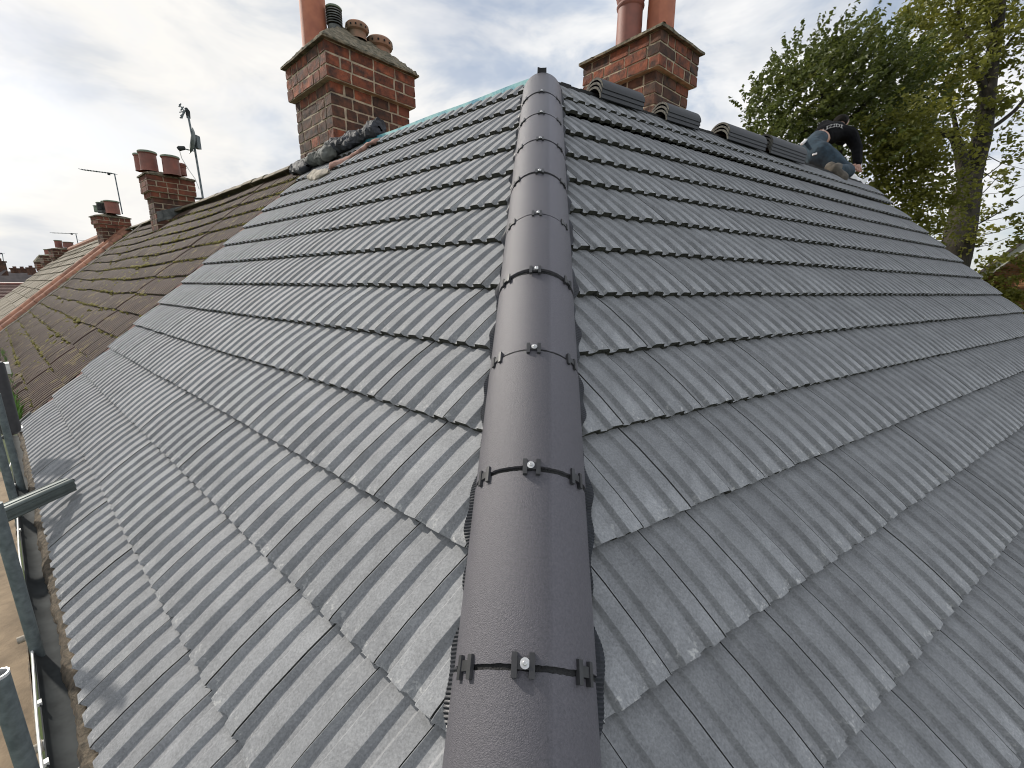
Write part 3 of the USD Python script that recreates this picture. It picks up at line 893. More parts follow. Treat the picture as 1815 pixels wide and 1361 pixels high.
px = interp_poly([(584, 268), (605, 257), (630, 244), (652, 233), (672, 224)], 90)
ribbon(px, np.interp(np.linspace(0, 1, 90), [0, .06, .12, .5, .72, .8, .97, 1], [0.02, 0.06, 0.085, 0.075, 0.055, 0.075, 0.08, 0.01]), lambda u: 0.05, 'black_lead', 'lead_roll', 0.034, 41, house, 0.015)
px = interp_poly([(536, 290), (560, 281), (580, 273), (594, 263)], 72)
ribbon(px, np.interp(np.linspace(0, 1, 72), [0, .1, .5, .85, .97, 1], [0.01, 0.045, 0.05, 0.07, 0.08, 0.02]), lambda u: 0.05, 'lead', 'lead_roll', 0.026, 43, house, 0.02)
px = interp_poly([(516, 302), (530, 297), (548, 296)], 48)
ribbon(px, np.interp(np.linspace(0, 1, 48), [0, .15, .5, .9, 1], [0.01, 0.05, 0.065, 0.05, 0.01]), lambda u: 0.03, 'black_lead', 'felt_scrap', 0.03, 44, house, 0.01)
px = interp_poly([(548, 312), (566, 309), (582, 304)], 42)
ribbon(px, np.interp(np.linspace(0, 1, 42), [0, .2, .8, 1], [0.01, 0.05, 0.045, 0.01]), lambda u: 0.015, 'pale_mortar', 'mortar_lump', 0.025, 45, house, 0.0)
px = interp_poly([(583, 297), (600, 288), (640, 264), (672, 246)], 84)
ribbon(px, np.interp(np.linspace(0, 1, 84), [0, .05, .95, 1], [0.01, 0.035, 0.025, 0.01]), lambda u: 0.012, 'pink_mortar', 'mortar_lump', 0.02, 46, house, 0.0)

# ------------------------------------------------------------------ spare ridge tiles stacked along the right ridge
def ridge_tile_mesh(center, axis, r, ln, half=math.radians(88), th=0.012):
    ax = unit(axis); side = unit(np.cross(ax, [0, 0, 1])); up = np.cross(side, ax)
    fn = lambda t_, a_, r_: center + ax * t_ + side * (r_ * math.sin(a_)) + up * (r_ * math.cos(a_) - r)
    return arc_solid(fn, -ln / 2, ln / 2, r - th, r, half, n=20, m=3)


names_of = ['lowest', 'second lowest', 'second highest', 'topmost']
stack_defs = [
    ((0.345, 0.68), 3, 0.078, 'the stack nearest the hip caps', -0.052, 0.012),
    ((0.90, 1.22), 3, 0.078, 'the stack just right of the orange chimney', -0.056, 0.012),
    ((1.54, 2.02), 3, 0.084, 'the third stack along the ridge from the hip', -0.056, 0.012),
    ((2.09, 2.62), 4, 0.086, "the stack touching the worker's back", -0.058, 0.012),
]
for (k0, k1), cnt, rad, where, zoff, out_ in stack_defs:
    for j in range(cnt):
        which = ['lowest', 'middle', 'topmost'][j] if cnt == 3 else names_of[j]
        t = thing('ridge_tile', f'{which} dark grey ridge tile in {where}', 'ridge tile', 'spare ridge tiles stacked along the ridge', loc=APEX + RGHT.D * (k0 + k1) / 2)
        c = APEX + RGHT.D * ((k0 + k1) / 2 + 0.006 * (j - 1)) - RGHT.inner * out_ + np.array([0, 0, zoff + rad + 0.0235 * j])
        part(t, 'shell', ridge_tile_mesh(c, RGHT.D, rad, k1 - k0), 'ridge_concrete', smooth=35)
        for sg in (-1, 1):
            ax = RGHT.D
            side = unit(np.cross(ax, [0, 0, 1])); up = np.cross(side, ax)
            aa = np.linspace(-1.53, 1.53, 22)
            cc = c + ax * sg * ((k1 - k0) / 2 + 0.0012)
            P0 = [cc + side * ((rad - 0.0005) * math.sin(q)) + up * ((rad - 0.0005) * math.cos(q) - rad) for q in aa]
            P1 = [cc + side * ((rad - 0.0115) * math.sin(q)) + up * ((rad - 0.0115) * math.cos(q) - rad) for q in aa]
            part(t, 'cut_end', strip(P0, P1), 'tile_end')

# ------------------------------------------------------------------ the terrace next door
END_S = 12.1
nb = thing('terraced_house', 'long low terraced house with mossy brown tile roof beside the new grey roof', 'house', loc=(*LEFT.at(7.0, 0.0, 0)[:2], 0))
class _Old:
    pass
old = Slope(-0.8769919, 0.7547622, 1.3598430, -1)
old.g, old.b0 = LEFT.g, LEFT.b0 + 0.42 * LEFT.g - LEFT.g
sag = lambda s: 0.0
slope_o = part(nb, 'roof_slope', strip([old.at(VERGE_L + 0.03, b, -0.056) for b in (old.b0 + 0.03, RIDGE_L - 0.02)], [old.at(END_S, b, -0.056) for b in (old.b0 + 0.03, RIDGE_L - 0.02)]), 'underlay')
tiles_o = lay_tiles(old, 0, 13, VERGE_L, END_S, 0.03, RIDGE_L - 0.03, lambda b: VERGE_L + 0.022 + 0 * b, lambda b: END_S + 0 * b, 51, simple=lambda s, b: s > 5.2, dn=-0.006, jit=1.3)
for i, T in enumerate(tiles_o):                       # the old rafters have settled a little
    X = T[0]
    s, b, n = old.coords(X)
    X -= np.array([0, 0, 1.0]) * (0.022 * np.sin(np.clip((s - VERGE_L) / 2.6, 0, math.pi)) * np.sin(np.clip(b / RIDGE_L, 0, 1) * math.pi) + 0.010 * np.sin(s * 2.1 + 1) * (s > 5))[:, None]
order = sorted(range(len(tiles_o)), key=lambda i: -tiles_o[i][3])
keep = set(order[:150])
rest = []
for i, (X, Fc, st, sz) in enumerate(tiles_o):
    if i in keep:
        part(slope_o, 'tile', (X, Fc), 'brown_tile', smooth=True, uv=st)
    else:
        rest.append((X, Fc, st))
X, Fc, st = join(rest)
part(slope_o, 'mossy_tiles', (X, Fc), 'brown_tile_joined', smooth=True, uv=st, kind='stuff')
# ridge tiles of the terrace
rng = np.random.default_rng(61)
AP = APEX + LEFT.D * (VERGE_L - (APEX - LEFT.O) @ LEFT.D)
for k in range(29):
    c = AP + LEFT.D * (0.62 + 0.30 * k) + np.array([0, 0, 0.035 + rng.normal(0, 0.004)])
    if 0.62 + 0.30 * k > END_S - VERGE_L:
        break
    part(nb, 'ridge_tile', ridge_tile_mesh(c, LEFT.D + rng.normal(0, 0.01, 3), 0.085, 0.292, math.radians(68)), 'olive_tile', smooth=35)
# moss clumps along the tails of the old courses
mo = []
rng = np.random.default_rng(62)
ico = trimesh.creation.icosphere(1, 1.0)
for _ in range(3400):
    c = rng.integers(0, 14)
    s = VERGE_L + 0.05 + (END_S - VERGE_L - 0.1) * rng.random() ** 1.25
    dens = meshkit.fbm(np.array([s * 1.4, c * 0.45, 3.0]), 3, 7)
    if dens < 0.47 and rng.random() < 0.8:
        continue
    at_tail = rng.random() < 0.55
    b = old.b0 + c * old.g + (rng.normal(-0.006, 0.006) if at_tail else rng.uniform(0, old.g))
    if b > RIDGE_L - 0.03:
        continue
    r = rng.uniform(0.004, 0.015) * (1.0 if s < 6 else 1.5)
    m = ico.copy(); m.apply_scale([r * rng.uniform(0.8, 1.6), r * rng.uniform(0.6, 1.2), r * 0.6])
    v = np.array(m.vertices)
    P = old.at(s + v[:, 0], b + v[:, 1], -0.014 + 0.006 * at_tail + v[:, 2])
    P -= np.array([0, 0, 1.0]) * 0.018 * math.sin(min(max((s - VERGE_L) / 2.6, 0), math.pi)) * math.sin(min(max(b / RIDGE_L, 0), 1) * math.pi)
    mo.append(trimesh.Trimesh(P, m.faces, process=False))
part(nb, 'moss', roughen(cat_(mo), 0.004, 60, 9), 'moss', smooth=True, kind='stuff')
# wall, gutter and eaves board of the terrace
p0 = LEFT.at(VERGE_L, EAVE_L, 0) + 0.1 * LEFT.inner; p1 = LEFT.at(30.0, EAVE_L, 0) + 0.1 * LEFT.inner
d = unit(p1 - p0)
part(nb, 'wall', box((p0 + p1) / 2 * np.array([1, 1, 0]) + np.array([0, 0, 1.45]) + LEFT.inner * 0.07, (np.linalg.norm(p1 - p0) / 2, 0.06, 1.45), (d, np.cross([0, 0, 1], d), np.array([0, 0, 1.0]))), 'brick_brown_joined')
gs = np.linspace(3.98, END_S, 60)
rows = [[eave(s, GO - math.cos(a) * GR * -1, GH - 0.02 + math.sin(a) * GR) for s in gs] for a in ang]
part(nb, 'gutter', grid(rows), 'grey_plastic', smooth=40)
bsn = np.linspace(old.b0 - 0.012, old.b0 + 0.03, 3)
part(nb, 'eaves_board', box(old.at(VERGE_L + 0.02, old.b0 + 0.09, 0.010), (0.016, 0.105, 0.006), (old.D, old.U, old.N)), 'lead')
# old back slope
a_ = APEX + LEFT.D * (VERGE_L - 0.2 - (APEX - LEFT.O) @ LEFT.D + 0.0) - np.array([0, 0, 0.03]); b_ = a_ + LEFT.D * (END_S - VERGE_L)
dn = LEFT.inner * 1.8 - np.array([0, 0, 1.75])
part(nb, 'roof_slope', (np.array([a_, b_, b_ + dn, a_ + dn]), np.array([[0, 1, 2], [0, 2, 3]])), 'far_roof')
# raised terracotta coping at the far end of the brown roof
bs = np.linspace(old.b0 - 0.05, RIDGE_L + 0.02, 15)
for k in range(14):
    for q, (ds, hn) in enumerate(((0.10, 0.05), (0.30, 0.10), (0.50, 0.08))):
        c = (old.at(END_S + ds, (bs[k] + bs[k + 1]) / 2, hn))
        part(nb, 'coping_tile', ridge_tile_mesh(c, old.U + rng.normal(0, 0.012, 3), 0.115, (bs[k + 1] - bs[k]) * 0.97, math.radians(75), 0.02), 'terracotta_old', smooth=35)

# chimneys of the terrace
def base_frame(u, v, depth):
    return pt(u, v, depth)


RDEP = {}
c0 = pt(263, 337, 6.15)
yaw = math.radians(-50.7)
av, bv = np.array([math.sin(yaw), math.cos(yaw), 0]), np.array([math.cos(yaw), -math.sin(yaw), 0])
red_n = lambda k: 0.95 if k < 4 else 0.12
ch3, fr3 = chimney(nb, (c0 + 0.05 * (av + bv))[:2], yaw, 0.36, 0.49, 4.3, c0[2] + 0.225, 0.075, 0.2, band=3, band_out=0.05, neck=1, joined=True, seed=71, red_from=red_n, cap_h=0.07, label='brick chimney beside the dish mast, with two fat clay pots')
pot(ch3, pt(266, 304, 6.28), 0.105, 0.27, 'plain', 'terracotta_dark')
pot(ch3, pt(253, 304, 6.72), 0.085, 0.25, 'plain', 'terracotta_dark')
pot(ch3, pt(306, 311, 6.28), 0.105, 0.26, 'plain', 'terracotta_dark')
pot(ch3, pt(322, 311, 6.6), 0.07, 0.17, 'crown', 'terracotta_dark')
zig = []
for k in range(6):
    q = fr3[0] + fr3[2] * (0.01 + 0.075 * k) - fr3[1] * 0.004
    zb = 4.93 + 0.028 * k
    zig.append((np.array([q + [0, 0, zb - 0.14], q + fr3[2] * 0.082 + [0, 0, zb - 0.11], q + fr3[2] * 0.082 + [0, 0, zb + 0.035], q + [0, 0, zb]]), np.array([[0, 1, 2], [0, 2, 3]])))
part(ch3, 'flashing', cat_([trimesh.Trimesh(v, f, process=False) for v, f in zig]), 'lead')
c0 = pt(175, 398, 8.6)
yaw = math.radians(-57)
av, bv = np.array([math.sin(yaw), math.cos(yaw), 0]), np.array([math.cos(yaw), -math.sin(yaw), 0])
ch4, fr4 = chimney(nb, (c0 + 0.04 * (av + bv))[:2], yaw, 0.36, 0.44, 4.2, c0[2] + 0.17, 0.07, 0.19, band=2, band_out=0.045, joined=True, seed=72, red_from=red_n, cap_h=0.06, label='smaller brick chimney farther down the mossy roof, behind the dish chimney')
pot(ch4, pt(201, 379, 8.8), 0.115, 0.25, 'plain', 'terracotta_dark')
pot(ch4, pt(193, 379, 9.1), 0.09, 0.25, 'plain', 'terracotta_dark')
pot(ch4, pt(181, 376, 8.8), 0.075, 0.19, 'louvre')
pot(ch4, pt(175, 376, 9.1), 0.07, 0.13, 'plain', 'pot_rim')

# second terrace roof beyond the coping, with its own chimneys
nb2 = thing('terraced_house', 'next terraced house with olive brown roof beyond the terracotta coping', 'house', loc=(*LEFT.at(16.0, 0.0, 0)[:2], 0))
rows = []
rng = np.random.default_rng(81)
S2 = (END_S + 0.75, 24.0)
part(nb2, 'roof_slope', strip([old.at(S2[0], b, 0.03) for b in (EAVE_L - 0.1, RIDGE_L + 0.02)], [old.at(S2[1], b, 0.03) for b in (EAVE_L - 0.1, RIDGE_L + 0.02)]), 'underlay')
cr = []
for c in range(11):
    b = EAVE_L - 0.1 + c * (RIDGE_L + 0.12 - EAVE_L) / 11
    g2 = (RIDGE_L + 0.12 - EAVE_L) / 11
    for k in range(40):
        s = S2[0] + (k + 0.5 * (c % 2)) * 0.28
        cr.append(box(old.at(s + 0.14, b + g2 / 2 + rng.normal(0, 0.004), 0.05 + rng.normal(0, 0.004)), (0.137, g2 * 0.56, 0.012), (old.D, unit(old.U + 0.08 * -old.N), unit(old.N + 0.08 * old.U))))
part(nb2, 'roof_tiles', cat_(cr), 'olive_tile', kind='stuff')
part(nb2, 'ridge_capping', tube([old.at(S2[0], RIDGE_L + 0.02, 0.05), old.at(S2[1], RIDGE_L + 0.02, 0.05)], 0.09, 8), 'terracotta_old', smooth=40)
for (u, v, D, wa, wb, hgt, lab, pots) in (
        (99, 455, 15.0, 0.6, 0.74, 0.26, 'tall brick chimney in the far cluster with two pots', [(105, 438, 0.10, 0.26), (122, 438, 0.14, 0.2)]),
        (81, 466, 16.5, 0.5, 0.46, 0.27, 'middle brick chimney in the far cluster with one red pot', [(88, 452, 0.13, 0.24)]),
        (68, 470, 18.0, 0.4, 0.40, 0.13, 'squat chimney with pale pointed cap at the left of the cluster', [])):
    c0 = pt(u, v, D)
    yaw = math.radians(-56)
    chx, frx = chimney(nb2, c0[:2], yaw, wa, wb, 2.6, c0[2] + hgt, 0.09, 0.24, band=3, band_out=0.05, joined=True, seed=int(u), red_from=lambda k: 0.3, cap_h=0.30 if not pots else 0.06, label=lab)
    for (pu, pv, r, h) in pots:
        pot(chx, pt(pu, pv + 1, D + 0.35), r, h, 'plain', 'terracotta_dark')
p = pt(70, 470, 18.0)

# far roofs across the end of the street
fr = thing('far_house', 'grey roofed row of houses across the end of the street', 'house', loc=(*pt(40, 490, 42)[:2], 0))
a0, a1 = pt(-60, 480, 44), pt(110, 482, 50)
dwn = np.array([0.15, -2.6, -2.2])
part(fr, 'roof', (np.array([a0, a1, a1 + dwn, a0 + dwn]), np.array([[0, 3, 2], [0, 2, 1]])), 'far_roof')
part(fr, 'wall', box((a0 + a1) / 2 * np.array([1, 1, 0.3]) + np.array([0, 2.0, 0]), (8, 1.0, (a0[2] * 0.3)), None), 'old_wall')
for (u, v, w, h) in ((27, 480, 0.32, 0.22), (40, 480, 0.32, 0.20), (56, 481, 0.3, 0.35)):
    q = pt(u, v, 44)
    part(fr, 'chimney', cat_([box(q, (w * 0.5, 0.3, h)), box(q + np.array([0, 0, h]), (w * 0.6, 0.36, 0.06)), box(q + np.array([-0.1, 0, h + .12]), (0.05, .05, 0.12)), box(q + np.array([0.1, 0, h + .12]), (0.05, .05, 0.12))]), 'brick_brown_joined')
fr2_ = thing('far_house', 'red tiled roof below the grey row, at the left edge beyond the olive roof', 'house', loc=(*pt(10, 520, 26)[:2], 0))
a0, a1 = pt(-80, 503, 25), pt(52, 503, 25)
dwn = np.array([0.0, -1.5, -1.6])
part(fr2_, 'roof', (np.array([a0, a1, a1 + dwn, a0 + dwn]), np.array([[0, 3, 2], [0, 2, 1]])), 'red_far_roof')
rt = []
rng = np.random.default_rng(83)
nrm = unit(np.cross(a1 - a0, -dwn))
nrm = nrm if nrm[2] > 0 else -nrm
ud = unit(-dwn); sd = unit(a1 - a0)
for c in range(9):
    for k in range(26):
        q = a0 + sd * (0.17 * k + 0.085 * (c % 2)) + dwn * ((c + 0.5) / 9) + nrm * 0.03
        rt.append(box(q, (0.08, 0.13, 0.012), (sd, unit(ud - 0.1 * nrm), unit(nrm + 0.1 * ud))))
part(fr2_, 'roof_tiles', cat_(rt), 'red_far_roof', kind='stuff')
part(fr2_, 'ridge_capping', tube([a0, a1], 0.08, 8), 'terracotta_dark', smooth=40)
part(fr2_, 'wall', box((a0 + a1) / 2 * np.array([1, 1, 0]) + np.array([0, 0.5, 1.0]), (2.4, 0.8, 1.0)), 'old_wall')
fr3_ = thing('far_house', 'dark roof end with tall chimney at the far left edge', 'house', loc=(*pt(0, 480, 34)[:2], 0))
q = pt(2, 478, 34)
part(fr3_, 'roof', (np.array([q + [-3, 0, 0.1], q + [0.5, 0, 0], q + [0.8, -2, -1.5], q + [-3, -2, -1.5]]), np.array([[0, 3, 2], [0, 2, 1]])), 'far_roof')
part(fr3_, 'chimney', cat_([box(q + np.array([-0.1, 0, 0.1]), (0.32, 0.25, 0.55)), box(q + np.array([-0.1, 0, 0.62]), (0.38, 0.3, 0.06)), box(q + np.array([-0.22, 0, 0.78]), (0.08, .08, 0.13)), box(q + np.array([0.05, 0, 0.78]), (0.08, .08, 0.11))]), 'brick_brown_joined')
part(fr3_, 'wall', box(q * np.array([1, 1, 0]) + np.array([-1.3, 0.4, 1.2]), (1.7, 0.4, 1.2)), 'old_wall')

# ------------------------------------------------------------------ aerials and dish
def mast(t, name, pts, r):
    part(t, name, tube(pts, r, 8), 'galvanised', smooth=40)


D1 = 6.35
ae = thing('aerial_mast', 'tall leaning mast with satellite dish and small aerial beside the nearest terrace chimney', 'aerial', loc=(*pt(360, 352, D1)[:2], 4.6))
mast(ae, 'mast', [pt(360, 353, D1), pt(346, 268, D1), pt(333, 203, D1)], 0.014)
part(ae, 'bracket', tube([pt(346, 352, D1 + 0.05), pt(361, 352, D1)], 0.016, 6), 'black_plastic')
dc = pt(340, 250, D1 - 0.05)
dn_ = unit(np.array([-0.75, -0.62, 0.22]))
prof = [(0.0, -0.045), (0.08, -0.038), (0.14, -0.02), (0.185, 0.008), (0.188, 0.014), (0.182, 0.014), (0.14, -0.012), (0.08, -0.030), (0.0, -0.037)]
part(ae, 'dish', lathe(prof, 28, dc, dn_), 'grey_plastic' if False else 'aluminium', smooth=40)
part(ae, 'dish_arm', tube([pt(345, 268, D1 - 0.02), pt(328, 264, D1 - 0.18)], 0.008, 6), 'galvanised')
part(ae, 'receiver', tube([pt(316, 264, D1 - 0.2), pt(318, 263, D1 - 0.2), pt(328, 262, D1 - 0.18)], [0.028, 0.034, 0.024], 10), 'grey_plastic', smooth=40)
part(ae, 'cable', tube([pt(318, 266, D1 - 0.19), pt(322, 280, D1 - 0.14), pt(334, 300, D1 - 0.05), pt(346, 317, D1), pt(353, 335, D1)], 0.005, 6), 'white_plastic')
part(ae, 'dish_mount', box(pt(349, 252, D1 + 0.02), (0.03, 0.04, 0.09)), 'galvanised')
hd = pt(333, 200, D1)
part(ae, 'aerial_head', tube([hd + np.array([0, 0, -0.07]), hd + np.array([0, 0, 0.02]), hd + np.array([-0.02, 0, 0.06])], [0.026, 0.03, 0.022], 10), 'grey_plastic', smooth=40)
bm = [pt(331, 198, D1), pt(322, 194, D1 - 0.1), pt(318, 186, D1 - 0.1)]
el = [tube([pt(331, 197, D1), pt(322, 198, D1 - 0.05), pt(318, 199, D1 - 0.05)], 0.007, 6)]
for (u, v, du, dv) in ((319, 187, -3, 6), (323, 193, -4, 7), (327, 198, -5, 8), (324, 203, -6, 6), (321, 208, -3, 3)):
    el.append(tube([pt(u - du * 0.6, v - dv * 0.6, D1 - 0.05), pt(u + du * 0.7, v + dv * 0.4, D1 - 0.05)], 0.008, 6))
el.append(tube([pt(318, 185, D1 - 0.05), pt(327, 198, D1 - 0.05), pt(322, 210, D1 - 0.05)], 0.009, 6))
part(ae, 'aerial_elements', cat_(el), 'galvanised')


def yagi(label, base, top, boom_end, D, r, n_el):
    t = thing('tv_aerial', label, 'aerial', 'aerials on the terrace chimneys', loc=pt(*base, D))
    mast(t, 'mast', [pt(*base, D), pt(*top, D)], r)
    b0, b1 = pt(*top, D), pt(*boom_end, D)
    part(t, 'boom', tube([b0 + (b0 - b1) * 0.02, b1], r * 0.8, 6), 'galvanised')
    e = unit(np.cross(b1 - b0, [0, 0, 1]))
    for k in range(n_el):
        q = b0 + (b1 - b0) * (0.02 + 0.97 * k / max(1, n_el - 1))
        part(t, 'element', tube([q - e * r * 7, q + e * r * 7], r * 0.5, 5), 'galvanised')
    q = b0 + (b1 - b0) * 0.18
    part(t, 'junction_box', box(q - np.array([0, 0, r * 1.2]), (r * 1.6, r * 1.6, r * 2.2)), 'grey_plastic')


yagi('thin aerial with long many-toothed boom on the smaller mossy roof chimney', (217, 379), (203, 308), (145, 300.5), 9.0, 0.011, 12)
yagi('aerial with plain boom over the tall cluster chimney', (142, 450), (134.4, 414), (92.6, 412.6), 15.5, 0.013, 7)
yagi('faint small aerial right of the far chimney cluster', (162, 446), (158.7, 426.5), (141, 425.5), 20.0, 0.012, 5)
yagi('small aerial at the far left edge of the skyline', (7, 468), (4, 449), (-8, 447), 34.0, 0.025, 3)

# pale cable draped down the mossy roof
cb = thing('roof_cable', 'pale cable draped down the mossy brown roof before the terracotta coping', 'cable', loc=old.at(10.8, 0.5, 0.02))
bs = np.linspace(old.b0 - 0.02, RIDGE_L, 40)
part(cb, 'wire', tube([old.at(11.0 - 0.35 * (b / RIDGE_L), b, 0.028 + 0.006 * math.sin(b * 9)) for b in bs], 0.011, 6), 'pale_mortar')

# ------------------------------------------------------------------ scaffold, gutter cable, beam
cbl = thing('gutter_cable', 'thin white cable clipped along the lip of the left gutter', 'cable', loc=eave(1.0, GO + GR, GH))
cs_ = np.linspace(0.25, 4.6, 90)
wig = lambda s: 0.0025 * math.sin(s * 7) + (0.010 * math.sin(s * 5) if s > 3.0 else 0)
part(cbl, 'wire', tube([eave(s, GO + GR + 0.003 + wig(s), GH + 0.005 + 0.5 * wig(s)) for s in cs_], 0.0024, 6), 'white_plastic', smooth=50)
sb = thing('scaffold_board', 'weathered brown scaffold board deck below the gutter', 'scaffold board', loc=eave(1.5, 0.3, -0.45))
zb = 2.6 - 3.04
for k in range(3):
    o = 0.112 + 0.004 + 0.115 * k
    s0, s1 = -0.6, 4.5
    m = box(eave((s0 + s1) / 2, o + 0.055, zb - 0.012), ((s1 - s0) / 2, 0.0555, 0.012), (LEFT.D, OUT, np.array([0, 0, 1.0])))
    part(sb, 'plank', m, 'board_wood')
part(sb, 'board_edge', box(eave(1.95, 0.1135, zb - 0.014), (2.5, 0.0018, 0.0155), (LEFT.D, OUT, np.array([0, 0, 1.0]))), 'sooty_mortar')


def pole(label, u, v, D, z0, z1, r=0.0118, open_top=False, lean=(0, 0)):
    c = pt(u, v, D)
    z1 = c[2] + z1
    t = thing('scaffold_pole', label, 'scaffold pole', 'scaffold standards along the left eaves', loc=(c[0], c[1], z0))
    a, b = np.array([c[0] - lean[0], c[1] - lean[1], z0]), np.array([c[0], c[1], z1])
    part(t, 'tube', tube([a, b], r, 20, cap=not open_top), 'galvanised', smooth=40)
    if open_top:
        part(t, 'rim', lathe([(r * 0.86, -0.004), (r * 1.02, -0.004), (r * 1.02, 0.0012), (r * 0.84, 0.0012), (r * 0.84, -0.03)], 20, b), 'zinc')
    return t


pole('nearest scaffold pole with open top at the lower left corner', 29, 1300, 0.66, 0.0, 0.112, open_top=True)
pole('scaffold pole that runs down past the end of the ribbed beam', 30, 1030, 1.0, 0.0, 0.20)
pole('scaffold pole just beyond the ribbed beam', 12, 840, 1.62, 0.0, 0.20)
pole('farthest scaffold pole, under the black sleeve', 19, 792, 1.85, 0.0, 0.24)
bk = thing('black_pipe', 'black sleeved pipe end hanging outside the gutter at the left edge', 'pipe', loc=(*pt(12, 740, 2.0)[:2], 2.9))
c = pt(11, 735, 2.0)
part(bk, 'sleeve', lathe([(0, -0.10), (0.02, -0.098), (0.034, -0.085), (0.036, -0.06), (0.036, 0.24), (0.030, 0.25), (0, 0.25)], 20, c), 'black_plastic', smooth=40)
bmt = thing('metal_beam', 'ribbed grey metal beam end reaching over the gutter onto the tiles', 'beam', loc=pt(60, 880, 1.25))
e1 = pt(121, 859, 1.57); e0 = pt(0, 913, 1.37)
ax = unit(e1 - e0); sd = unit(np.cross(ax, [0, 0, 1])); up = np.cross(sd, ax)
sec = []
for q in np.linspace(0, 2 * math.pi, 72, endpoint=False):
    rr0 = 0.032 * (1.0 - 0.10 * (abs(math.sin(q * 4.0)) ** 6 > 0.35))
    sx, sy = math.cos(q), math.sin(q)
    k = (abs(sx) ** 4 + abs(sy) ** 4) ** -0.25
    sec.append((rr0 * k * sx * 0.95, rr0 * k * sy * 0.8))
beam_rows = [[e1 - ax * t_ + sd * x + up * y for x, y in sec + sec[:1]] for t_ in (0.0, 0.004, 0.3, 0.72)]
part(bmt, 'extrusion', grid(beam_rows), 'aluminium', smooth=25)
ends = np.array([e1 + ax * 0.001 + sd * x * 0.99 + up * y * 0.99 for x, y in sec] + [e1])
part(bmt, 'end_cap', roughen(cat_([trimesh.Trimesh(ends, [[len(sec), i, (i + 1) % len(sec)] for i in range(len(sec))], process=False), box(e1 + ax * 0.002, (0.004, 0.021, 0.018), (ax, sd, up)).subdivide().subdivide()]), 0.004, 90, 5), 'black_lead')
wb = thing('white_board', 'white board end sticking out past the gutter at the left edge', 'board', loc=pt(3, 652, 3.6))
part(wb, 'panel', box(pt(2, 653, 3.6), (0.06, 0.05, 0.045), (LEFT.D, OUT, np.array([0, 0, 1.0]))), 'white_plastic')
wc = thing('white_bracket', 'small white plastic bracket at the joint of the new and old gutters', 'bracket', loc=eave(3.82, 0.01, 0))
part(wc, 'plate', box(eave(3.80, 0.012, 0.0), (0.035, 0.012, 0.010), (LEFT.D, OUT, np.array([0, 0, 1.0]))), 'white_plastic')

# weeds in the old gutter
wd = []
rng = np.random.default_rng(91)
for _ in range(520):
    s = 4.02 + (0.5 * abs(rng.normal()) if rng.random() < 0.62 else rng.uniform(0, 4.5))
    o = rng.uniform(0.0, 0.04)
    base = eave(s, o, -0.03)
    h = rng.uniform(0.03, 0.10) * (1.1 if s < 4.6 else 0.7)
    tip = base + np.array([rng.normal(0, 0.35) * h, rng.normal(0, 0.35) * h, h])
    sd = unit(rng.normal(size=3)) * rng.uniform(0.0018, 0.004)
    md = (base + tip) / 2 + np.array([0, 0, 0.2 * h])
    wd.append(trimesh.Trimesh([base - sd, base + sd, md + sd, md - sd, tip], [[0, 1, 2], [0, 2, 3], [3, 2, 4]], process=False))
w = part(None, 'weeds', cat_(wd), 'weed')
tag(w, 'bright green weeds growing in the old gutter at the corner of the brown roof', 'weeds', kind='stuff')

# ------------------------------------------------------------------ the worker
import manifold3d as m3


def hull_chain(bones):
    """One smooth body from bones ((point, radius), (point, radius))."""
    total = m3.Manifold()
    for (a, ra), (b, rb) in bones:
        sa = m3.Manifold.sphere(float(ra), 20).translate([float(x) for x in a])
        sb_ = m3.Manifold.sphere(float(rb), 20).translate([float(x) for x in b])
        total += m3.Manifold.batch_hull([sa, sb_])
    total = total.refine_to_length(0.022)
    mm = total.to_mesh()
    t = trimesh.Trimesh(mm.vert_properties[:, :3], mm.tri_verts, process=True)
    trimesh.smoothing.filter_taubin(t, iterations=14)
    return t


wk = thing('person', 'worker in black hoodie and blue jeans kneeling bent over the end of the right ridge', 'person', loc=pt(1470, 290, 4.3))
J = {
    'pelvis': pt(1437, 264, 4.38), 'pelvis2': pt(1452, 274, 4.30), 'waist': pt(1450, 247, 4.48), 'chest': pt(1474, 236, 4.62), 'neck': pt(1487, 226, 4.74),
    'head': pt(1489, 219, 4.80), 'sh_r': pt(1505, 237, 4.62), 'sh_l': pt(1462, 226, 4.80), 'el_r': pt(1519, 262, 4.55), 'wr_r': pt(1520, 292, 4.42),
    'el_l': pt(1492, 250, 4.9), 'hip_r': pt(1452, 273, 4.30), 'kn_r': pt(1502, 304, 4.18), 'an_r': pt(1483, 300, 4.00), 'hip_l': pt(1428, 268, 4.48), 'kn_l': pt(1455, 292, 4.62), 'an_l': pt(1430, 290, 4.5)}
jeans = hull_chain([((J['pelvis'], 0.105), (J['pelvis2'], 0.115)), ((J['pelvis'], 0.105), (J['waist'], 0.088)), ((J['hip_r'], 0.115), (J['kn_r'], 0.064)), ((J['kn_r'], 0.064), (J['an_r'], 0.048)),
                    ((J['hip_l'], 0.10), (J['kn_l'], 0.07))])
top_ = hull_chain([((pt(1458, 240, 4.52), 0.098), (J['chest'], 0.112)), ((J['chest'], 0.112), (J['neck'], 0.06)), ((J['chest'], 0.1), (J['sh_r'], 0.07)), ((J['chest'], 0.1), (J['sh_l'], 0.075)),
                   ((J['sh_r'], 0.07), (J['el_r'], 0.052)), ((J['el_r'], 0.052), (J['wr_r'], 0.036)), ((J['sh_l'], 0.065), (J['el_l'], 0.05))])
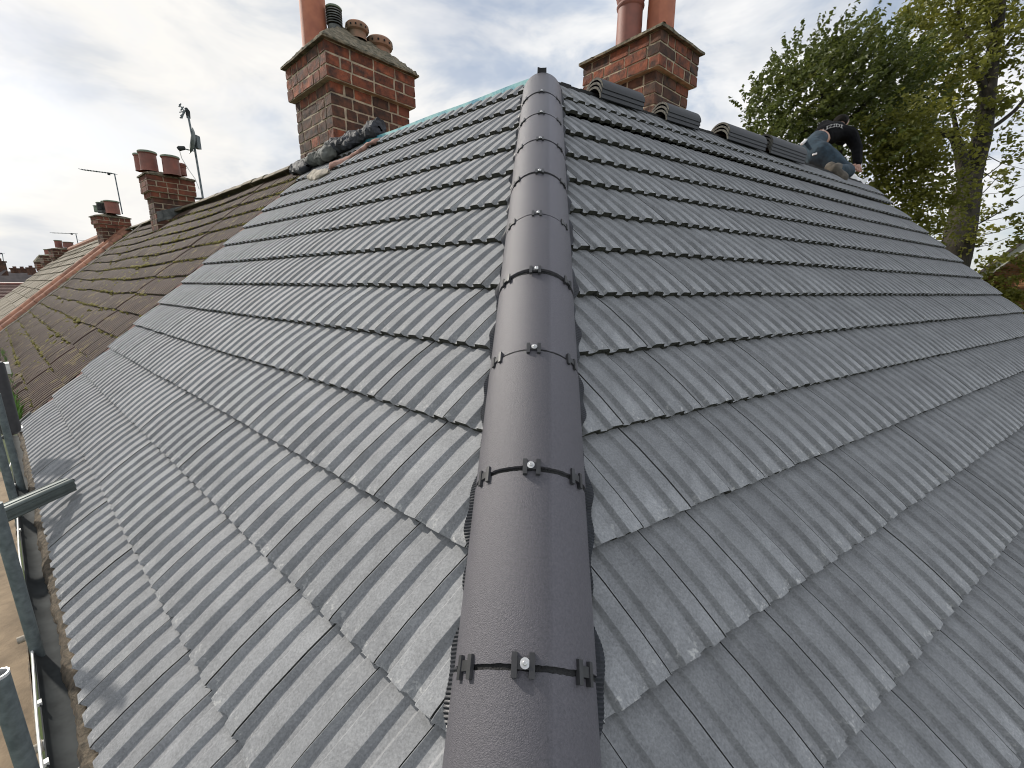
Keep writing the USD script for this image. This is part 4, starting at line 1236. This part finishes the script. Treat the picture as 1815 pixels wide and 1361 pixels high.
body = hull_chain([((J['waist'], 0.082), (pt(1460, 242, 4.53), 0.085)), ((J['neck'], 0.045), (J['head'], 0.05)), ((J['head'], 0.066), (pt(1494, 216, 4.82), 0.058)), ((pt(1498, 220, 4.80), 0.02), (pt(1501, 217, 4.81), 0.012))])
part(wk, 'body', body, 'skin', smooth=True)
part(wk, 'jeans', roughen(jeans, 0.008, 14, 2), 'denim', smooth=True)
hd_ = part(wk, 'hoodie', roughen(top_, 0.008, 14, 3), 'hoodie', smooth=True)
hair = hull_chain([((J['head'] + np.array([-0.010, -0.012, 0.016]), 0.071), (pt(1492, 214.5, 4.81), 0.066))])
part(wk, 'hair', roughen(hair, 0.006, 40, 4), 'hair', smooth=True)
# hand with five fingers on the tiles
W_, dirv = J['wr_r'], unit(pt(1521, 305, 4.36) - J['wr_r'])
sidev = unit(np.cross(dirv, FWD)); nv = np.cross(sidev, dirv)
bones = [((W_, 0.028), (W_ + dirv * 0.05, 0.024)), ((W_ + dirv * 0.05 - sidev * 0.024, 0.017), (W_ + dirv * 0.05 + sidev * 0.024, 0.017))]
for k, (off, ln_) in enumerate(((-0.030, 0.055), (-0.010, 0.068), (0.010, 0.064), (0.030, 0.050))):
    r0_ = W_ + dirv * 0.06 + sidev * off
    r1_ = r0_ + dirv * ln_ * 0.55 + nv * 0.004
    bones += [((r0_, 0.0095), (r1_, 0.0088)), ((r1_, 0.0088), (r1_ + dirv * ln_ * 0.4 - nv * 0.015, 0.0075))]
th0 = W_ + dirv * 0.02 - sidev * 0.03
bones += [((th0, 0.012), (th0 - sidev * 0.03 + dirv * 0.025, 0.010)), ((th0 - sidev * 0.03 + dirv * 0.025, 0.010), (th0 - sidev * 0.035 + dirv * 0.05, 0.008))]
hm = m3.Manifold()
for (a, ra), (b, rb) in bones:
    hm += m3.Manifold.batch_hull([m3.Manifold.sphere(ra, 10).translate([float(x) for x in a]), m3.Manifold.sphere(rb, 10).translate([float(x) for x in b])])
hmm = hm.to_mesh()
part(wk, 'hand', trimesh.Trimesh(hmm.vert_properties[:, :3], hmm.tri_verts, process=True), 'skin', smooth=60)
bt = hull_chain([((pt(1472, 296, 3.98), 0.046), (pt(1492, 316, 3.95), 0.050)), ((pt(1483, 299, 4.02), 0.052), (pt(1478, 300, 3.96), 0.05)), ((pt(1488, 311, 4.0), 0.05), (pt(1496, 313, 4.0), 0.035))])
part(wk, 'boot', bt, 'boot', smooth=True)
# white waistband, back print, jeans tag
wbm = hull_chain([((pt(1421, 255, 4.30), 0.014), (pt(1428, 249, 4.36), 0.016)), ((pt(1428, 249, 4.36), 0.016), (pt(1434, 249, 4.40), 0.012))])
part(wk, 'waistband', wbm, 'white_cloth', smooth=True)
part(wk, 'jeans_label', box(pt(1444, 273, 4.165), (0.02, 0.006, 0.008), (unit(RIGHT * 0.95 + UP * 0.25), FWD, UP)), 'white_cloth')
txt = meshkit.text_mesh('LIZIDI', 0.075, 0.003, bold=True)
tv, tf = np.array(txt.vertices), np.array(txt.faces)
tm = trimesh.Trimesh(tv, tf).subdivide().subdivide()
tv, tf = np.array(tm.vertices), np.array(tm.faces)
tv -= tv.mean(0)
hv = np.array(top_.vertices)
hp, hw = proj(hv)
bu, bv2 = np.array([1472.0, 223.5]), tv[:, :2] / np.ptp(tv[:, 0])
out_v = []
for (a_, b_), zz_ in zip(bv2, tv[:, 2]):                # the print follows the cloth of the back
    u_, v_ = bu[0] + 5 + 36 * a_ + 3 * b_, bu[1] - 1 - 24 * b_ - 6 * a_ + 22 * a_ * a_
    dd = np.hypot(hp[:, 0] - u_, hp[:, 1] - v_)
    near_ = np.argsort(dd)[:12]
    out_v.append(pt(u_, v_, hw[near_].min() - 0.012))
part(wk, 'back_print', trimesh.Trimesh(out_v, tf, process=False), 'white_cloth')
sh = thing('white_sheet', 'crumpled white sheet by the kneeling worker at the end of the ridge', 'sheet', loc=pt(1525, 315, 4.35))
gp = [[pt(1508 + 28 * u + 4 * math.sin(v * 5), 309 + 10 * v + 7 * u, 4.30 + 0.05 * u - 0.08 * v) + np.array([0, 0, 0.02 * math.sin(7 * u + 3 * v)]) for u in np.linspace(0, 1, 10)] for v in np.linspace(0, 1, 6)]
part(sh, 'fabric', roughen(grid(gp), 0.008, 20, 8), 'white_cloth', smooth=True)

# ------------------------------------------------------------------ trees
def leaves(C, size, rng, flat=0.4):
    """Leaf-sized folded faces at the points C."""
    n = len(C)
    nn = rng.normal(size=(n, 3)) * 0.62 + np.array([-0.30, -0.35, 0.75]) * (1.4 - flat)
    nn /= np.linalg.norm(nn, axis=1, keepdims=True)
    d = rng.normal(size=(n, 3)); d[:, 2] -= 0.5
    d -= nn * (d * nn).sum(1, keepdims=True); d /= np.linalg.norm(d, axis=1, keepdims=True)
    e = np.cross(nn, d)
    L = (size * rng.uniform(0.65, 1.3, n))[:, None]
    w = L * rng.uniform(0.55, 0.85, n)[:, None] * 0.5
    p0, p1 = C - d * L * 0.5, C + d * L * 0.5
    l_, r_ = C - e * w + nn * L * 0.16 - d * L * 0.05, C + e * w + nn * L * 0.16 - d * L * 0.05
    V = np.stack([p0, l_, p1, r_], 1).reshape(-1, 3)
    i = np.arange(n) * 4
    return trimesh.Trimesh(V, np.vstack([np.stack([i, i + 2, i + 1], 1), np.stack([i, i + 3, i + 2], 1)]), process=False)


def limb(pts, r0, r1, n=10, seed=0, amp=0.03):
    P = np.asarray(pts, float)
    Q = interp_poly(P, max(6, 5 * (len(P) - 1) + 1))
    for _ in range(2):
        Q[1:-1] = 0.25 * Q[:-2] + 0.5 * Q[1:-1] + 0.25 * Q[2:]
    m = tube(Q, np.linspace(r0, r1, len(Q)), n)
    return roughen(m, amp * r0, 5, seed) if amp else m


rng = np.random.default_rng(101)
DT_ = 9.2
tr = thing('tree', 'dense dark green tree with upswept wind-blown tips behind the worker', 'tree', loc=(*pt(1490, 300, DT_)[:2], 0))
base = pt(1490, 300, DT_); base[2] = 0
mid = pt(1485, 260, DT_)
parts_ = [limb([base, (base + mid) / 2, mid, pt(1480, 170, DT_)], 0.22, 0.08, seed=1)]
for (u, v, dd) in ((1400, 170, 0.4), (1440, 120, -0.4), (1520, 110, 0.3), (1560, 160, -0.3), (1360, 220, 0.2), (1470, 110, 0.9)):
    parts_.append(limb([mid + (pt(1482, 200, DT_) - mid) * rng.random(), pt((u + 1484) / 2, (v + 230) / 2 + 5, DT_ + dd / 2), pt(u, v, DT_ + dd)], 0.07, 0.018, 7, seed=u))
part(tr, 'trunk', cat_(parts_), 'bark', smooth=True)
LP, SHT = [], []
outline = [(1330, 215, 22), (1345, 180, 30), (1372, 150, 36), (1400, 190, 46), (1410, 135, 40), (1445, 105, 44), (1480, 90, 40), (1500, 130, 55), (1450, 170, 60), (1530, 95, 40), (1560, 115, 42), (1590, 130, 34), (1560, 170, 56),
           (1500, 200, 60), (1600, 180, 40), (1420, 230, 46), (1370, 230, 38), (1470, 250, 46), (1540, 230, 52), (1590, 230, 44), (1330, 250, 24), (1390, 275, 30), (1440, 290, 30), (1550, 275, 36)]
for (u, v, r) in outline:
    R = r / F_PX * DT_
    n = int(33 * (r / 30) ** 2)
    for _ in range(n):
        q = rng.normal(size=3); q *= R * rng.random() ** 0.45 / np.linalg.norm(q)
        st_ = pt(u, v, DT_ + rng.normal(0, 0.5)) + q * np.array([1, 1.4, 1])
        dr = unit(0.7 * q / R + np.array([0.30, 0.0, 0.62]) + rng.normal(0, 0.25, 3))
        ln_ = rng.uniform(0.18, 0.55)
        k = int(ln_ / 0.024)
        tt = np.linspace(0, 1, k)[:, None]
        pth = st_ + dr * ln_ * tt + np.array([0.12, 0, -0.02]) * ln_ * tt ** 2
        LP.append(pth + rng.normal(0, 0.022, (k, 3)) * (1.15 - 0.6 * tt))
for (u, v, ln_, lean) in ((1478, 98, 0.62, 0.16), (1487, 92, 0.58, 0.2), (1470, 108, 0.5, 0.15), (1525, 95, 0.62, 0.24), (1535, 95, 0.5, 0.3), (1515, 98, 0.55, 0.3), (1555, 110, 0.5, 0.25), (1570, 115, 0.6, 0.3), (1412, 130, 0.45, 0.12), (1420, 125, 0.5, 0.2), (1445, 112, 0.5, 0.1), (1455, 105, 0.5, 0.15),
                         (1375, 150, 0.42, 0.1), (1385, 145, 0.4, 0.12), (1357, 172, 0.4, 0.05), (1340, 190, 0.36, -0.05), (1590, 120, 0.4, 0.3), (1326, 215, 0.25, -0.1), (1400, 140, 0.4, 0.1), (1500, 95, 0.5, 0.25)):
    k = int(ln_ / 0.015)
    tt = np.linspace(0, 1, k)[:, None]
    st_ = pt(u, v + 14, DT_ + rng.normal(0, 0.3))
    pth = st_ + np.array([lean, 0, 1.0]) * ln_ * tt + np.array([0.2, 0, 0]) * ln_ * tt ** 2
    LP.append(pth + rng.normal(0, 0.03, (k, 3)) * (1.2 - tt))
    SHT.append(tube(pth[::4], 0.006, 4))
LP = np.vstack(LP)
part(tr, 'crown', leaves(LP, 0.088, rng), 'leaf_green')
part(tr, 'twigs', cat_(SHT), 'bark')

DB = 10.2
bt_ = thing('tree', 'tall yellowing tree with forked bare trunk at the right edge', 'tree', loc=(*pt(1695, 450, DB)[:2], 0))
base = pt(1690, 470, DB); base[2] = 0
fork = pt(1716, 330, DB)
bk_ = [limb([base, pt(1696, 440, DB), pt(1706, 390, DB), fork], 0.33, 0.25, 14, 3),
       limb([fork, pt(1727, 290, DB), pt(1742, 240, DB), pt(1750, 170, DB), pt(1757, 110, DB), pt(1768, 50, DB), pt(1776, -20, DB), pt(1782, -90, DB)], 0.215, 0.07, 14, 4),
       limb([fork, pt(1707, 295, DB), pt(1701, 262, DB - .1), pt(1690, 240, DB - .15), pt(1668, 233, DB - .2), pt(1645, 227, DB - .25)], 0.155, 0.05, 12, 5),
       limb([pt(1752, 172, DB), pt(1738, 140, DB), pt(1728, 118, DB)], 0.10, 0.055, 10, 6),
       limb([pt(1728, 118, DB), pt(1720, 80, DB + .2), pt(1700, 30, DB + .3), pt(1690, -20, DB + .3)], 0.055, 0.02, 8, 7),
       limb([pt(1701, 262, DB - .1), pt(1694, 225, DB - .1), pt(1688, 190, DB - .2), pt(1670, 150, DB - .3)], 0.06, 0.018, 8, 8),
       limb([pt(1745, 235, DB), pt(1775, 215, DB), pt(1800, 195, DB), pt(1825, 165, DB)], 0.05, 0.035, 8, 9),
       limb([pt(1745, 215, DB), pt(1760, 195, DB - .2), pt(1785, 170, DB - .3)], 0.03, 0.012, 6, 10),
       limb([pt(1757, 110, DB), pt(1785, 80, DB), pt(1815, 40, DB)], 0.045, 0.015, 7, 11),
       limb([pt(1764, 60, DB), pt(1740, 20, DB), pt(1730, -20, DB)], 0.04, 0.015, 7, 12)]
part(bt_, 'trunk', cat_(bk_), 'bark', smooth=True)
tw = []
for (a, b_, r) in (((1722, 330), (1815, 255), .016), ((1728, 400), (1815, 345), .018), ((1722, 360), (1780, 300), .014), ((1712, 420), (1800, 400), .012), ((1740, 270), (1815, 300), .011), ((1700, 400), (1760, 440), .01), ((1735, 300), (1800, 330), .01),
                   ((1716, 395), (1815, 375), .009), ((1716, 440), (1790, 420), .010), ((1730, 345), (1815, 330), .008), ((1745, 240), (1700, 290), .012), ((1690, 300), (1640, 340), .014), ((1700, 350), (1620, 380), .014)):
    q0, q1 = pt(*a, DB), pt(*b_, DB + rng.normal(0, 0.3))
    md_ = (q0 + q1) / 2 + np.array([0, 0, -0.06])
    tw.append(limb([q0, md_, q1], r, r * 0.4, 5, 0, 0))
part(bt_, 'twigs', cat_(tw), 'bark')
LP, NL = [], []
blobs = [(1640, 35, 42, 1.0), (1612, 12, 30, 0.6), (1690, 25, 50, 1.0), (1740, 35, 55, 0.8), (1790, 20, 50, 0.7), (1655, 95, 40, 1.1), (1700, 90, 50, 1.0), (1640, 135, 36, 1.1), (1680, 150, 46, 1.0), (1740, 110, 42, 0.8), (1790, 90, 42, 0.6), (1650, 185, 36, 1.0), (1700, 195, 34, 0.8),
         (1610, 95, 30, .8), (1615, 60, 26, .6), (1780, 140, 38, 0.6), (1765, 190, 34, 0.7), (1680, -15, 60, 1.0), (1770, -20, 60, 1.0), (1610, 215, 34, 0.8), (1640, 250, 40, 1.0), (1680, 240, 30, .9), (1800, 190, 36, 0.45),
         (1600, 265, 46, 1.3), (1570, 300, 42, 1.3), (1625, 310, 46, 1.3), (1560, 250, 34, 1.0), (1590, 345, 40, 1.3), (1650, 345, 44, 1.1), (1620, 380, 40, 1.2), (1555, 335, 26, 1.0), (1655, 400, 36, 1.1), (1580, 220, 34, 1.0), (1640, 290, 40, 1.2),
         (1730, 270, 28, .4), (1745, 220, 24, 0.6), (1755, 330, 22, 0.35), (1785, 250, 34, 0.35), (1800, 300, 30, 0.35), (1770, 370, 26, 0.5), (1800, 380, 28, 0.55), (1745, 405, 26, 0.5), (1700, 360, 22, 0.9), (1735, 440, 30, 0.6), (1790, 420, 24, .4), (1800, 450, 30, .5), (1800, 490, 30, .8), (1790, 520, 34, 1.1), (1815, 520, 40, 1.0), (1690, 430, 30, 1.0), (1720, 470, 30, .8)]
for (u, v, r, dn2) in blobs:
    R = r / F_PX * DB
    near = -1.7 if (u < 1670 and v > 205) else 0.0
    n = int((0.38 if near else 0.24) * r * r * dn2)
    ncl = max(3, n // 14)
    cl = rng.normal(size=(ncl, 3)); cl *= (R * rng.random((ncl, 1)) ** 0.4) / np.linalg.norm(cl, axis=1, keepdims=True)
    cen = pt(u, v, DB + near + rng.normal(0, 0.25)) + cl * np.array([1, 1.6, 1])
    idx = rng.integers(0, ncl, n)
    (NL if near else LP).append(cen[idx] + rng.normal(0, 0.075, (n, 3)) * np.array([1.2, 1.2, 0.75]))
part(bt_, 'crown', cat_([leaves(np.vstack(LP), 0.112, rng, 0.6), leaves(np.vstack(NL), 0.082, rng, 0.6)]), 'leaf_yellow')

# ------------------------------------------------------------------ brick house at the right edge
DHs = 11.0
hr = thing('gabled_house', 'orange brick gabled house with white verge board at the right edge', 'house', loc=(*pt(1790, 480, DHs)[:2], 0))
g0 = pt(1727, 500, DHs)
ex = np.array([math.sin(math.radians(143)), math.cos(math.radians(143)), 0.0])
g1 = min((g0 + ex * t_ + np.array([0, 0, z_]) for t_ in np.linspace(0.4, 3, 60) for z_ in np.linspace(0.1, 3, 80)), key=lambda q: np.hypot(*(proj(q)[0] - np.array([1830, 424]))))
gn = unit(np.cross(ex, [0, 0, 1])); gn = gn if gn @ (CAM - g0) > 0 else -gn
rise = (g1 - g0)[2] / np.linalg.norm(((g1 - g0)[:2]))
span = 2.6
top_g = g0 + ex * span + np.array([0, 0, rise * span])
r0 = g0 + ex * 2 * span
wall_pts = np.array([[g0[0], g0[1], 0], g0, top_g, r0, [r0[0], r0[1], 0]]) - np.array([0, 0, 0.06]) + ex * 0.06
wall_pts[[0, 4], 2] = 0
part(hr, 'wall', (wall_pts, np.array([[0, 1, 2], [0, 2, 3], [0, 3, 4]])), 'mortar')
bk2 = []
rng = np.random.default_rng(111)
for c in range(60):
    z = 1.6 + c * 0.055
    for k in range(60):
        x = -0.1 + k * 0.16 + (0.08 if c % 2 else 0)
        top_h = g0[2] + rise * (x if x < span else 2 * span - x) - 0.12
        if x < 0.10 or x > 2 * span - .1 or z > top_h or z < 1.6:
            continue
        if x > 2.2:
            continue
        bk2.append(box(g0 * np.array([1, 1, 0]) + ex * x + gn * 0.006 + np.array([0, 0, z]), (0.074, 0.008, 0.0225), (ex, gn, np.array([0, 0, 1.0]))))
part(hr, 'brickwork', cat_(bk2), 'brick_orange_joined', kind='stuff')
slp = unit(top_g - g0); sln = np.cross(slp, gn); sln = sln if sln[2] > 0 else -sln
L_ = np.linalg.norm(top_g - g0)
part(hr, 'verge_board', box((g0 + top_g) / 2 + gn * 0.10 - sln * 0.02, (L_ / 2, 0.10, 0.07), (slp, gn, sln)), 'white_plastic')
part(hr, 'verge_board', box((r0 + top_g) / 2 + gn * 0.101 - np.array([0, 0, .02]), (L_ / 2, 0.10, 0.07), (unit(r0 - top_g), gn, unit(np.cross(unit(r0 - top_g), gn)))), 'white_plastic')
part(hr, 'roof', cat_([box((g0 + top_g) / 2 - gn * 1.9 + sln * 0.085, (L_ / 2 + 0.05, 2.15, 0.03), (slp, gn, sln)), box((r0 + top_g) / 2 - gn * 1.9 + np.array([0, 0, 0.085]), (L_ / 2 + 0.02, 2.15, 0.03), (unit(r0 - top_g), gn, unit(np.cross(unit(r0 - top_g), gn))))]), 'far_roof')
part(hr, 'vent_slot', box(g0 + ex * 1.12 + gn * 0.012 + np.array([0, 0, 0.22 - 0.06]), (0.018, 0.01, 0.16), (ex, gn, np.array([0, 0, 1.0]))), 'dark_hole')
